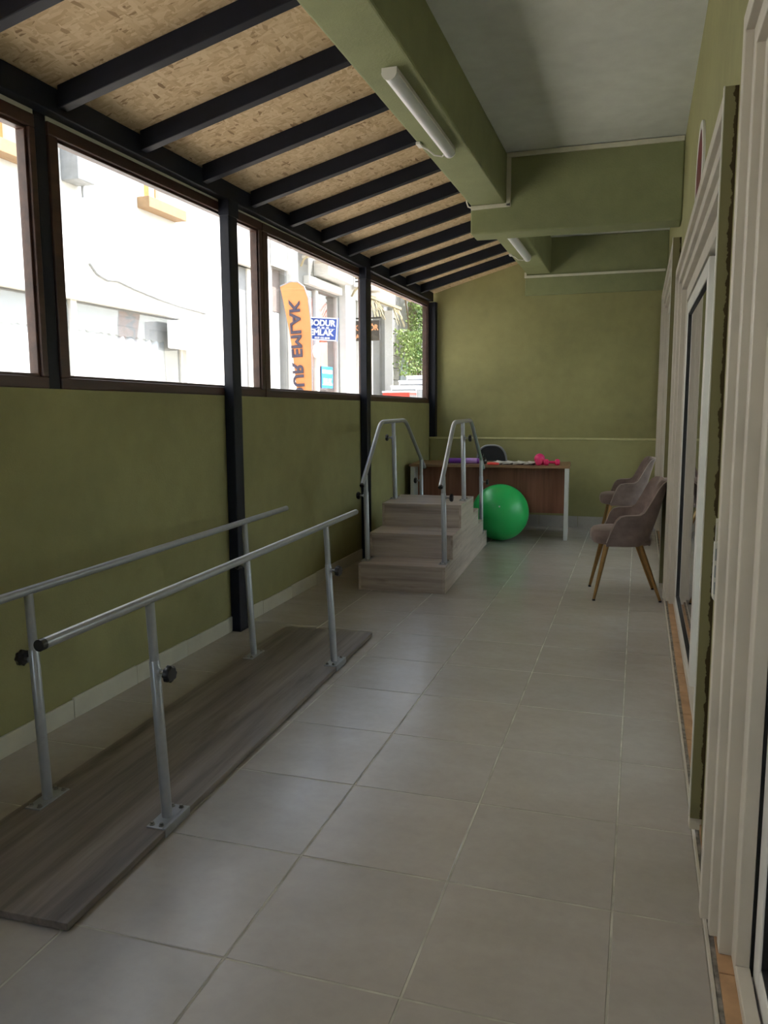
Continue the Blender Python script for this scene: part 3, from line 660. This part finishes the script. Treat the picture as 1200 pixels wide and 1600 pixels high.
# office chair behind the desk
oc = tag(empty('office_chair', (-1.505, 8.53, 0)), 'black mesh office chair with grey rim tucked behind the desk', 'office chair')
def oval(w, h, n=40, p=2.6):
    out = []
    for k in range(n):
        t = 2 * math.pi * k / n; c, s = math.cos(t), math.sin(t)
        out.append((w * math.copysign(abs(c) ** (2 / p), c), h * math.copysign(abs(s) ** (2 / p), s)))
    return out
O = oval(0.158, 0.205)
MB().rings([[(x, 0.03 + 0.25 * x * x, 0.675 + z) for x, z in O], [(x, 0.042 + 0.25 * x * x, 0.675 + z) for x, z in O]]).build('backrest', 'meshc', oc, smooth=True)
MB().tube([(x * 1.02, 0.036 + 0.25 * x * x, 0.675 + z * 1.02) for x, z in O + O[:1]], 0.011, 10).build('back_frame', 'greyp', oc, smooth=True)
S2 = oval(0.21, 0.20)
MB().rings([[(x * s, y * s - 0.19, z) for x, y in S2] for s, z in ((0.92, 0.40), (1.0, 0.42), (1.0, 0.45), (0.9, 0.47))]).build('seat', 'meshc', oc, smooth=True)
MB().tube([(0, -0.05, 0.42), (0, 0.07, 0.43), (0, 0.08, 0.50), (0, 0.062, 0.60)], 0.018, 10).build('back_bracket', 'black', oc, smooth=True)
MB().tube([(0, -0.19, 0.08), (0, -0.19, 0.41)], 0.026, 14).build('gas_column', 'black', oc, smooth=True)
for k in range(5):
    a = 2 * math.pi * k / 5 + 0.3; l = 0.2
    g = MB().tube([(0, -0.19, 0.09), (l * math.cos(a), -0.19 + l * math.sin(a), 0.06)], [0.024, 0.014], 10).build('base_leg', 'black', oc, smooth=True)
    MB().tube([(l * math.cos(a) - 0.012, -0.19 + l * math.sin(a), 0.027), (l * math.cos(a) + 0.012, -0.19 + l * math.sin(a), 0.027)], 0.027, 14).build('caster', 'black', g, smooth=True)

# ------------------------------------------------------------------ velvet armchairs (local +X is the way they face)
def armchair():
    r = empty('armchair')
    N, K = 56, 12
    def hprof(t):   # rim height along the half-U, t: 0 front of arm .. 1 middle of back
        pts = [(0, 0.392), (0.05, 0.462), (0.11, 0.543), (0.16, 0.573), (0.22, 0.584), (0.40, 0.589), (0.45, 0.606), (0.52, 0.678), (0.59, 0.758), (0.64, 0.793), (0.70, 0.808), (1.0, 0.814)]
        for (a, x), (b, y) in zip(pts[:-1], pts[1:]):
            if t <= b: 
                u = (t - a) / (b - a); return x + (y - x) * u
        return pts[-1][1]
    def plan(t, z):
        w = 0.195 + 0.052 * min(1.0, max(0, z - 0.365) / 0.20) - 0.012 * max(0, z - 0.6) / 0.2
        fb = -0.075 - 0.275 * max(0.0, z - 0.365); ff = 0.205; rc = 0.16
        Ls = ff - (fb + rc); La = math.pi / 2 * rc; Lb = w - rc if w > rc else 0.02
        tot = Ls + La + Lb; d = t * tot
        if d <= Ls: return (ff - d, w)
        if d <= Ls + La:
            a = (d - Ls) / rc; return (fb + rc - rc * math.sin(a), w - rc + rc * math.cos(a))
        return (fb, max(0.0, w - rc - (d - Ls - La)))
    cols = []
    for i in range(2 * N + 1):
        s = i / N - 1.0; t = 1 - abs(s); sg = -1 if s < 0 else 1
        h = hprof(t); col = []
        for k in range(K + 1):
            z = 0.368 + (h - 0.368) * k / K
            f, w = plan(t, z); col.append((f, sg * w, z))
        cols.append(col)
    m = MB().rings(cols, caps=False, close=False); o = m.build('shell', 'velvet', r)
    for p_ in o.data.polygons: p_.use_smooth = True
    # make sure normals point outwards
    bm = bmesh.new(); bm.from_mesh(o.data); bm.faces.ensure_lookup_table()
    fc = bm.faces[len(bm.faces) // 2]
    if fc.normal.x > 0: bmesh.ops.reverse_faces(bm, faces=bm.faces)
    bm.to_mesh(o.data); bm.free()
    md = o.modifiers.new('t', 'SOLIDIFY'); md.thickness = 0.036; md.offset = -1
    md = o.modifiers.new('b', 'BEVEL'); md.width = 0.012; md.segments = 3; md.limit_method = 'ANGLE'; md.angle_limit = math.radians(50)
    rim = [Vector(c[-1]) + Vector((0, 0, 0.001)) for c in cols]
    MB().tube(rim, 0.0035, 6).build('piping', 'velvet_rim', o, smooth=True)
    # bottom plate of shell and seat cushion
    P = oval(0.185, 0.188, 44, 2.8)
    MB().rings([[(x * s + 0.055, y * s, z) for x, y in P] for s, z in ((0.80, 0.366), (0.86, 0.372), (0.86, 0.40))]).build('seat_base', 'velvet', r, smooth=True)
    P = oval(0.19, 0.205, 52, 2.9)
    MB().rings([[(x * s + 0.108, y * (s if x > -0.05 else min(s, 0.86)), z) for x, y in P] for s, z in ((0.80, 0.374), (0.93, 0.380), (0.985, 0.395), (1.0, 0.42), (0.985, 0.446), (0.93, 0.463), (0.80, 0.472), (0.4, 0.477))]).build('seat_cushion', 'velvet', r, smooth=True)
    for fx, fy, tx, ty in ((0.277, -0.215, 0.20, -0.155), (0.277, 0.215, 0.20, 0.155), (-0.155, -0.19, -0.02, -0.145), (-0.155, 0.19, -0.02, 0.145)):
        a, b = Vector((tx, ty, 0.372)), Vector((fx, fy, 0.006))
        g = MB().tube([a, b], [0.0185, 0.0095], 16).build('leg', 'brass', r, smooth=True)
        MB().tube([b + Vector((0, 0, 0.006)), b - Vector((0, 0, 0.006))], 0.0105, 12).build('foot_cap', 'black', g, smooth=True)
    return r
c1 = armchair(); c1.location = (-0.002, 5.70, 0); c1.rotation_euler = (0, 0, math.pi + math.radians(6.8))
tag(c1, 'taupe velvet armchair with brass legs nearer the viewer', 'armchair', 'velvet armchairs along the glass doors')
c2 = copy_tree(c1); c2.location = (-0.045, 7.97, 0); c2.rotation_euler = (0, 0, math.pi + math.radians(5.0))
c2['label'] = 'taupe velvet armchair standing behind the other one near the desk'

# ------------------------------------------------------------------ outside: street and the buildings across it
XB = -6.0
sm = MB().box(-30, -2.43, -14, 45, -0.3, -0.15); sm.box(-2.43, 14, -14, YB0 - 0.21, -0.3, -0.15); sm.box(2.71, 14, YB0 - 0.21, 45, -0.3, -0.15)
struct(sm.build('street', 'asphalt'), 'sunlit pale street outside the windows', 'street')
A = tag(empty('white_building', (XB, 2.0, 0)), 'white rendered building across the street with a curtained shop window', 'building')
def P(parent, name, mat, xa, xb, ya, yb, za, zb, bev=0.0):
    o = MB().box(xa - parent.location.x, xb - parent.location.x, ya - parent.location.y, yb - parent.location.y, za, zb).build(name, mat, parent, bevel=bev); return o
# wall built around the shop openings (recesses)
def wall_with_holes(parent, mat, ya, yb, za, zb, holes, xfront=XB, th=0.5):
    ys = sorted({ya, yb} | {h[0] for h in holes} | {h[1] for h in holes}); zs_ = sorted({za, zb} | {h[2] for h in holes} | {h[3] for h in holes})
    m = MB(); lx, ly = parent.location.x, parent.location.y
    for a, b in zip(ys[:-1], ys[1:]):
        for c, d in zip(zs_[:-1], zs_[1:]):
            if any(h[0] <= a and b <= h[1] and h[2] <= c and d <= h[3] for h in holes): continue
            m.box(xfront - th - lx, xfront - lx, a - ly, b - ly, c, d)
    return m.build('wall', mat, parent)
HA = [(2.6, 7.25, 0.4, 2.5), (7.45, 9.9, 0.4, 2.5), (11.40, 12.28, 0.1, 3.56), (5.6, 7.0, 3.86, 5.2), (8.9, 9.72, 3.9, 5.2)]
wall_with_holes(A, 'fwhite', -9.0, 12.62, -0.2, 6.4, HA)
P(A, 'shop_fascia', 'fgrey', XB - 0.001, XB + 0.05, 2.4, 9.97, 2.49, 2.56, 0.01)
for k, (a, b) in enumerate(((2.6, 7.25), (7.45, 9.9))):
    w = P(A, 'shop_window', 'pvcw', XB - 0.09, XB - 0.05, a, a + 0.06, 0.4, 2.5)
    P(A, 'shop_window', 'pvcw', XB - 0.09, XB - 0.05, b - 0.06, b, 0.4, 2.5)
    if k == 1: P(A, 'window_mullion', 'pvcw', XB - 0.09, XB - 0.045, 7.6, 7.7, 0.4, 2.5)
    P(A, 'shop_pane', 'glass', XB - 0.075, XB - 0.07, a + 0.06, b - 0.06, 0.4, 2.5)
    m = MB(); n = int((b - a) * 50); rgs = []
    for z in (0.42, 2.49):
        rgs.append([(XB - 0.112 + 0.012 * math.sin(t * (b - a) * 34) - A.location.x, a + (b - a) * t - 2.0, z) for t in [j / n for j in range(n + 1)]])
    o = m.rings(rgs, caps=False, close=False).build('shop_curtain', 'sheer', A, smooth=True); md = o.modifiers.new('s', 'SOLIDIFY'); md.thickness = 0.004
    # grey strip with a scalloped lower edge in front of the curtain
    n2 = int((b - a) / 0.14); m = MB(); strip_outline = [(XB - 0.0925 + 6.0, a - 2.0, 2.495)]
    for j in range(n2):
        for q in range(4): strip_outline.append((XB - 0.0925 + 6.0, a + (b - a) * (j + q / 4) / n2 - 2.0, 2.20 - 0.02 * math.sin(math.pi * q / 4) - 0.03 * (j / n2)))
    strip_outline += [(XB - 0.0925 + 6.0, b - 0.42 - 2.0, 2.17), (XB - 0.0925 + 6.0, b - 0.36 - 2.0, 1.0), (XB - 0.0925 + 6.0, b - 2.0, 1.0), (XB - 0.0925 + 6.0, b - 2.0, 2.495)] if k == 1 else [(XB - 0.0925 + 6.0, b - 2.0, 2.495)]
    if k == 1: strip_outline = [h for h in strip_outline if not (h[1] > b - 0.42 - 2.0 and 2.1 < h[2] < 2.3)]
    m.prism(strip_outline, (0.003, 0, 0)); m.build('scalloped_strip', 'panel', A)
P(A, 'inner_wall', 'fgrey', XB - 0.55, XB - 0.5, 2.4, 12.4, 0.0, 5.4)
# glazed door pane between the columns
P(A, 'door_pane', 'panel', XB - 0.12, XB - 0.09, 11.42, 11.90, 0.1, 3.5)
P(A, 'door_frame', 'pvcw', XB - 0.14, XB - 0.06, 11.90, 12.26, 0.1, 3.5)
P(A, 'door_head', 'fgrey', XB - 0.02, XB + 0.06, 11.38, 12.30, 3.5, 3.66)
for (a, b, z0_, z1_) in ((5.6, 7.0, 3.86, 5.2), (8.9, 9.72, 3.9, 5.2)):
    mid = a + (b - a) * 0.62
    f = P(A, 'upper_window', 'pvcw', XB - 0.15, XB - 0.11, a, b, z0_, z0_ + 0.05)
    P(A, 'window_stile', 'pvcw', XB - 0.15, XB - 0.11, a + 0.3 * (b - a), a + 0.36 * (b - a), z0_, z1_)
    P(A, 'window_stile', 'pvcw', XB - 0.15, XB - 0.10, mid - 0.04, mid, z0_, z1_)
    P(A, 'window_curtain', 'curtain', XB - 0.3, XB - 0.28, mid, b, z0_, z1_)
    P(A, 'window_curtain', 'sheer', XB - 0.3, XB - 0.28, a, mid, z0_, z1_)
    P(A, 'window_sill', 'tan', XB - 0.1, XB + 0.17, a - 0.02, b + 0.02, z0_ - 0.15, z0_ - 0.02, 0.005)
cab = MB().tube([(XB + 0.012, y, z) for y, z in ((7.885, 2.927), (8.015, 2.823), (8.195, 2.782), (8.388, 2.80), (8.741, 2.748), (9.221, 2.695), (9.75, 2.656), (10.428, 2.635))], 0.014, 6).build('wall_cable', 'panel', smooth=True)
tag(cab, 'loose grey cable sagging across the white facade', 'cable')
bxo = tag(empty('meter_cabinet', (XB + 0.001, 7.5, 3.72)), 'light grey cabinet fixed high on the white facade', 'cabinet')
MB().box(0, 0.22, 0, 0.28, 0, 0.6).build('body', 'panel', bxo, bevel=0.01); MB().box(0.05, 0.08, 0.255, 0.285, -0.12, 0).build('conduit', 'greyp', bxo)
def ac_unit(y, z, ly, lab, x=XB + 0.001, brk=True):
    a = tag(empty('air_conditioner', (x, y, z)), lab, 'air conditioner', 'outdoor air conditioner units')
    MB().box(0.06, 0.36, 0, ly, 0, 0.5 * ly / 0.8).build('casing', 'swhite', a, bevel=0.012)
    h = 0.5 * ly / 0.8
    for k in range(6):
        MB().box(0.10, 0.32, -0.006, 0.0, h * (0.14 + 0.13 * k), h * (0.2 + 0.13 * k)).build('grille_slat', 'sdark', a)
    MB().tube([(0.355, ly * 0.4, h / 2), (0.364, ly * 0.4, h / 2)], h * 0.36, 24).build('fan_grille', 'sdark', a, smooth=True)
    if brk:
        for q in (0.12, 0.88): MB().box(0, 0.42, ly * q, ly * q + 0.03, -0.045, -0.0005).build('bracket', 'pvc', a)
        MB().tube([(0.2, -0.02, -0.02), (0.1, -0.06, -0.1), (0.02, 0.0, -0.2)], 0.02, 8).build('hose', 'straw', a, smooth=True)
wbx = tag(empty('wall_box', (XB + 0.001, 9.42, 2.08)), 'plain white box mounted at the end of the shop curtain', 'box')
MB().box(0.0, 0.2, 0, 0.5, 0, 0.36).build('body', 'swhite', wbx, bevel=0.02); MB().box(0.2002, 0.21, 0.02, 0.48, 0.02, 0.34).build('cover', 'swhite', wbx, bevel=0.004)
ac_unit(13.64, 4.0, 0.8, 'white air conditioner on brackets above the orange feather flag', XB + 0.102)
ac_unit(16.2, 3.79, 0.85, 'white air conditioner on brackets above the dark hairdresser sign', XB + 0.142)

Bd = tag(empty('shop_building', (XB, 12.6, 0)), 'grey and white estate agency shopfront with an orange interior', 'building')
HB = [(12.68, 13.2, 0.0, 3.66), (13.62, 15.84, 0.0, 3.52), (16.56, 18.98, 0.0, 3.6)]
wall_with_holes(Bd, 'bgrey', 12.625, 19.03, -0.2, 5.4, HB)
P(Bd, 'white_panel', 'fwhite', XB - 0.02, XB + 0.03, 12.64, 13.268, 3.66, 5.0)
P(Bd, 'transom_panel', 'taupe', XB - 0.14, XB - 0.1, 12.68, 13.2, 2.94, 3.66)
P(Bd, 'door_blind', 'sheer', XB - 0.14, XB - 0.08, 12.68, 13.1, 0.0, 2.92)
P(Bd, 'pilaster', 'fwhite', XB - 0.001, XB + 0.10, 13.27, 13.56, -0.2, 5.0)
P(Bd, 'awning_box', 'fwhite', XB, XB + 0.32, 14.5, 15.86, 3.76, 4.06, 0.02)
P(Bd, 'awning_bar', 'fwhite', XB, XB + 0.12, 14.02, 15.75, 3.55, 3.70, 0.01)
P(Bd, 'shop_wall', 'owall', XB - 0.55, XB - 0.5, 13.62, 15.84, 0.0, 3.52)
P(Bd, 'display_board', 'taupe', XB - 0.30, XB - 0.27, 13.62, 14.35, 0.6, 3.45)
P(Bd, 'display_board', 'owall', XB - 0.22, XB - 0.2, 14.82, 15.68, 2.1, 3.4)
P(Bd, 'mullion', 'pvcw', XB - 0.1, XB - 0.02, 14.67, 14.79, 0.0, 3.52)
P(Bd, 'mullion', 'fgrey', XB - 0.1, XB - 0.02, 15.78, 15.84, 0.0, 3.52)
P(Bd, 'shop_pane', 'glass', XB - 0.07, XB - 0.065, 13.62, 15.78, 0.0, 3.52)
hd = MB().tube([(XB - 0.02 + 6, 14.58 - 12.6, 2.36), (XB + 0.04 + 6, 14.58 - 12.6, 2.36)], 0.12, 20).build('door_disc', 'swhite', Bd, smooth=True)
P(Bd, 'pilaster', 'fwhite', XB - 0.001, XB + 0.14, 15.88, 16.5, -0.2, 4.6)
P(Bd, 'salon_back', 'taupe', XB - 0.95, XB - 0.9, 16.5, 19.0, 0.0, 3.6)
P(Bd, 'salon_mullion', 'pvcw', XB - 0.1, XB - 0.02, 17.1, 17.3, 0.0, 3.6)
P(Bd, 'salon_frame', 'fgrey', XB - 0.1, XB - 0.02, 18.0, 18.12, 0.0, 3.6)
P(Bd, 'salon_pane', 'glass', XB - 0.07, XB - 0.065, 16.56, 18.98, 0.0, 3.6)
P(Bd, 'awning_box', 'fwhite', XB, XB + 0.3, 17.5, 18.92, 3.68, 4.1, 0.02)
P(Bd, 'white_post', 'pvcw', XB - 0.02, XB + 0.2, 18.99, 19.03, -0.2, 3.6)
po = tag(MB().box(0, 0.012, 0, 0.6, 0, 0.43).build('window_poster', 'blue2'), 'bright blue poster with white lettering in the shop window', 'poster'); po.location = (XB - 0.06, 14.98, 1.67)
MB().box(0.0125, 0.015, 0.03, 0.57, 0.29, 0.36).build('stripe', 'swhite', po)
pm = lambda y, z: plane_mtx((0.014, y, z), (0, 1, 0), (0, 0, 1))
text('lettering', 'EMLAK', 'swhite', 0.15, pm(0.3, 0.13), po, 0.003, 1.0, 0.004); MB().box(0.0125, 0.015, 0.04, 0.56, 0.06, 0.075).build('stripe', 'swhite', po)
# blue projecting sign
bs = tag(empty('projecting_sign', (-5.98, 14.2, 2.77)), 'blue projecting sign with white letters behind the feather flag', 'sign')
MB().box(-0.05, 0.57, 0.0, 0.05, -0.22, 0.20).build('panel', 'blue', bs, bevel=0.004)
for x0, x1, z0_, z1_ in ((-0.05, 0.57, 0.182, 0.2), (-0.05, 0.57, -0.22, -0.202), (0.552, 0.57, -0.202, 0.182), (-0.05, -0.032, -0.202, 0.182)):
    MB().box(x0, x1, -0.004, 0.0, z0_, z1_).build('border', 'swhite', bs)
fm = lambda x, z: plane_mtx((x, -0.003, z), (1, 0, 0), (0, 0, 1))
text('lettering', 'BODUR', 'swhite', 0.15, fm(0.26, 0.095), bs, 0.004, 1.02, 0.0055); text('lettering', 'EMLAK', 'swhite', 0.15, fm(0.26, -0.08), bs, 0.004, 1.02, 0.0055)
MB().box(0.0, 0.52, -0.004, 0.0, -0.008, -0.002).build('rule', 'swhite', bs)
for k in range(3): MB().box(0.17 + 0.09 * k, 0.22 + 0.09 * k, -0.004, 0.0, 0.005, 0.028).build('house_mark', 'swhite', bs)
text('lettering', '0535 436 8048', 'swhite', 0.05, fm(0.28, -0.175), bs, 0.004, 1.0, 0.001)
MB().box(-0.06, -0.03, 0.01, 0.04, -0.3, 0.28).build('bracket', 'greyp', bs)
bs.rotation_euler = (0, math.radians(4.5), 0)
# hairdresser sign on black bracket
ks = tag(empty('hanging_sign', (-5.995, 16.52, 2.9)), 'dark hairdresser sign with orange letters on a black bracket', 'sign')
MB().box(-0.0, 0.03, 0, 0.03, -0.24, 0.28).build('wall_bar', 'black', ks); MB().box(0.03, 0.70, 0, 0.03, 0.25, 0.28).build('arm', 'black', ks)
MB().box(0.06, 0.66, -0.005, 0.035, -0.21, 0.215).build('board', 'sdark', ks, bevel=0.01)
km = lambda x, z: plane_mtx((x, -0.008, z), (1, 0, 0), (0, 0, 1))
text('lettering', 'KUAFÖR', 'sorange', 0.16, km(0.36, 0.06), ks, 0.004, 0.86, 0.005); text('lettering', 'AT', 'sorange', 0.13, km(0.20, -0.12), ks, 0.004, 0.9, 0.004)
# feather flag
ff = tag(empty('feather_flag', (-4.47, 10.7, -0.15)), 'orange feather flag with dark lettering standing in the street', 'flag')
out = [(-4.94, 3.0), (-4.86, 3.04), (-4.77, 3.055), (-4.67, 3.045), (-4.57, 2.975), (-4.51, 2.82), (-4.48, 2.56), (-4.47, 2.26), (-4.47, 1.52), (-4.47, 0.6), (-4.66, 0.6), (-4.71, 1.52), (-4.77, 2.12), (-4.82, 2.42), (-4.88, 2.73)]
MB().prism([(x + 4.47, 0.0, z + 0.15) for x, z in out], (0, 0.004, 0)).build('cloth', 'orange', ff)
MB().tube([(0.0, 0.002, 0.0), (0.0, 0.002, 2.45), (-0.01, 0.002, 2.7), (-0.04, 0.002, 2.97), (-0.10, 0.002, 3.13), (-0.2, 0.002, 3.2), (-0.3, 0.002, 3.208), (-0.47, 0.002, 3.15)], 0.009, 8).build('pole', 'greyp', ff, smooth=True)
MB().tube([(0, 0, -0.002), (0, 0, 0.06)], [0.16, 0.12], 20).build('base', 'black', ff, smooth=True)
# the cloth is seen from its back: letters run up the flag, mirrored
mt = plane_mtx((-0.262, -0.0125, 2.94), (-0.045, 0, 1), (1, 0, 0.045))
text('lettering', 'BODUR EMLAK', 'navy', 0.225, mt, ff, 0.003, 1.15, 0.007, 'RIGHT')

# stone house with a climbing vine
Cd = tag(empty('stone_house', (XB, 19.3, 0)), 'pale stone house with grey shutters under a climbing vine', 'building')
P(Cd, 'wall', 'bgrey', XB - 0.6, XB - 0.02, 19.04, 34.0, -0.2, 4.9)
P(Cd, 'shutter', 'bluegrey', XB - 0.02, XB + 0.04, 20.2, 21.2, 0.0, 2.62, 0.01)
for k in range(24):
    z = -0.15 + k * 0.30
    wdt = (0.70, 0.55)[k % 2]
    P(Cd, 'stone', 'stone', XB - 0.02, XB + 0.10, 19.34, 19.34 + wdt, z + 0.008, z + 0.292, 0.012)
for k in range(20):
    z = 1.2 + (k % 10) * 0.32; y = 21.35 + (k // 10) * 0.62 + 0.25 * (k % 2)
    P(Cd, 'stone', 'stone', XB - 0.02, XB + 0.06, y, y + 0.58, z + 0.01, z + 0.31, 0.012)
vn = tag(empty('climbing_vine', (XB + 0.2, 20.3, -0.15)), 'leafy green vine climbing the pale stone house', 'vine')
for k in range(7):
    y = random.uniform(-0.5, 1.4); p0 = (0.0, y * 0.5, 0.0); pts = [p0]
    for j in range(1, 7): pts.append((random.uniform(0.0, 0.15), y * (0.5 + 0.1 * j) + random.uniform(-0.12, 0.12), 0.75 * j))
    MB().tube(pts, 0.018, 6).build('stem', 'bark', vn, smooth=True)
for mat, n, sd in (('leaf', 3600, 1), ('leaf2', 1600, 2)):
    rnd = random.Random(sd); m = MB()
    for i in range(n):
        y = rnd.gauss(0.6, 0.85) if rnd.random() < 0.85 else rnd.uniform(-1.25, 0.0)
        z = rnd.uniform(2.3, 5.2) if y > -0.3 else rnd.uniform(2.2, 3.3)
        if z < 2.5 + 0.25 * max(0, 0.5 - y) and rnd.random() < 0.6: continue
        x = rnd.uniform(0.03, 0.42); s = rnd.uniform(0.03, 0.06)
        d = Vector((rnd.gauss(0.6, 0.5), rnd.gauss(0, 0.6), rnd.gauss(0.2, 0.5))).normalized(); u = d.cross(Vector((rnd.gauss(0, 1), rnd.gauss(0, 1), rnd.gauss(0, 1)))).normalized(); w = d.cross(u)
        c = Vector((x, y, z))
        m.add([c - u * s, c + w * s * 0.55 + d * s * 0.12, c + u * s, c - w * s * 0.55 + d * s * 0.12, c - d * s * 0.1], [(0, 1, 4), (1, 2, 4), (2, 3, 4), (3, 0, 4)])
    o = m.build('foliage', mat, vn); o['kind'] = 'stuff'
cr = []
for k in range(4):
    c = tag(empty('crate', (-5.0 + 0.0 * k, 16.6 + 0.62 * k, -0.15)), ('red fronted plastic crate tower nearest to the shop on the street', 'white slatted crate tower second in the row on the street', 'white slatted crate tower third in the row on the street', 'white slatted crate tower last in the row on the street')[k], 'crate', 'crate towers on the street')
    h = 1.74 + 0.13 * k
    MB().box(-0.30, 0.30, 0, 0.58, 0, h).build('body', 'swhite' if k else 'redc', c, bevel=0.01)
    for j in range(6): MB().box(0.3005, 0.312, 0.01 + 0.095 * j, 0.075 + 0.095 * j, h - 0.5, h - 0.05).build('slat', 'panel', c)
    if k: MB().box(-0.27, 0.27, -0.012, -0.0005, h - 0.5, h - 0.05).build('front_panel', 'panel', c)
    else: MB().box(-0.27, 0.27, -0.012, -0.0005, h - 0.6, h - 0.05).build('front_panel', 'redc', c)
    MB().box(-0.31, 0.31, -0.014, 0.59, h, h + 0.035).build('lid', 'swhite', c, bevel=0.004)
ws = tag(empty('dry_palm_fringe', (XB + 0.33, 16.6, 3.62)), 'dry straw fringe hanging over the hairdresser window', 'fringe')
rnd = random.Random(5); m = MB()
for k in range(34):
    y = rnd.uniform(0, 0.7) if k < 18 else rnd.uniform(1.75, 2.3); l = rnd.uniform(0.2, 0.45); q = rnd.uniform(-0.15, 0.3)
    m.add([(0.05, y, 0), (0.06, y + 0.018, 0), (0.22, y - q + 0.01, -l), (0.21, y - q, -l)], [(0, 1, 2, 3)])
    
o = m.build('straw', 'straw', ws); o['kind'] = 'stuff'; md = o.modifiers.new('s', 'SOLIDIFY'); md.thickness = 0.006
MB().box(0.0, 0.1, -0.05, 2.4, -0.02, 0.04).build('rail', 'straw', ws)
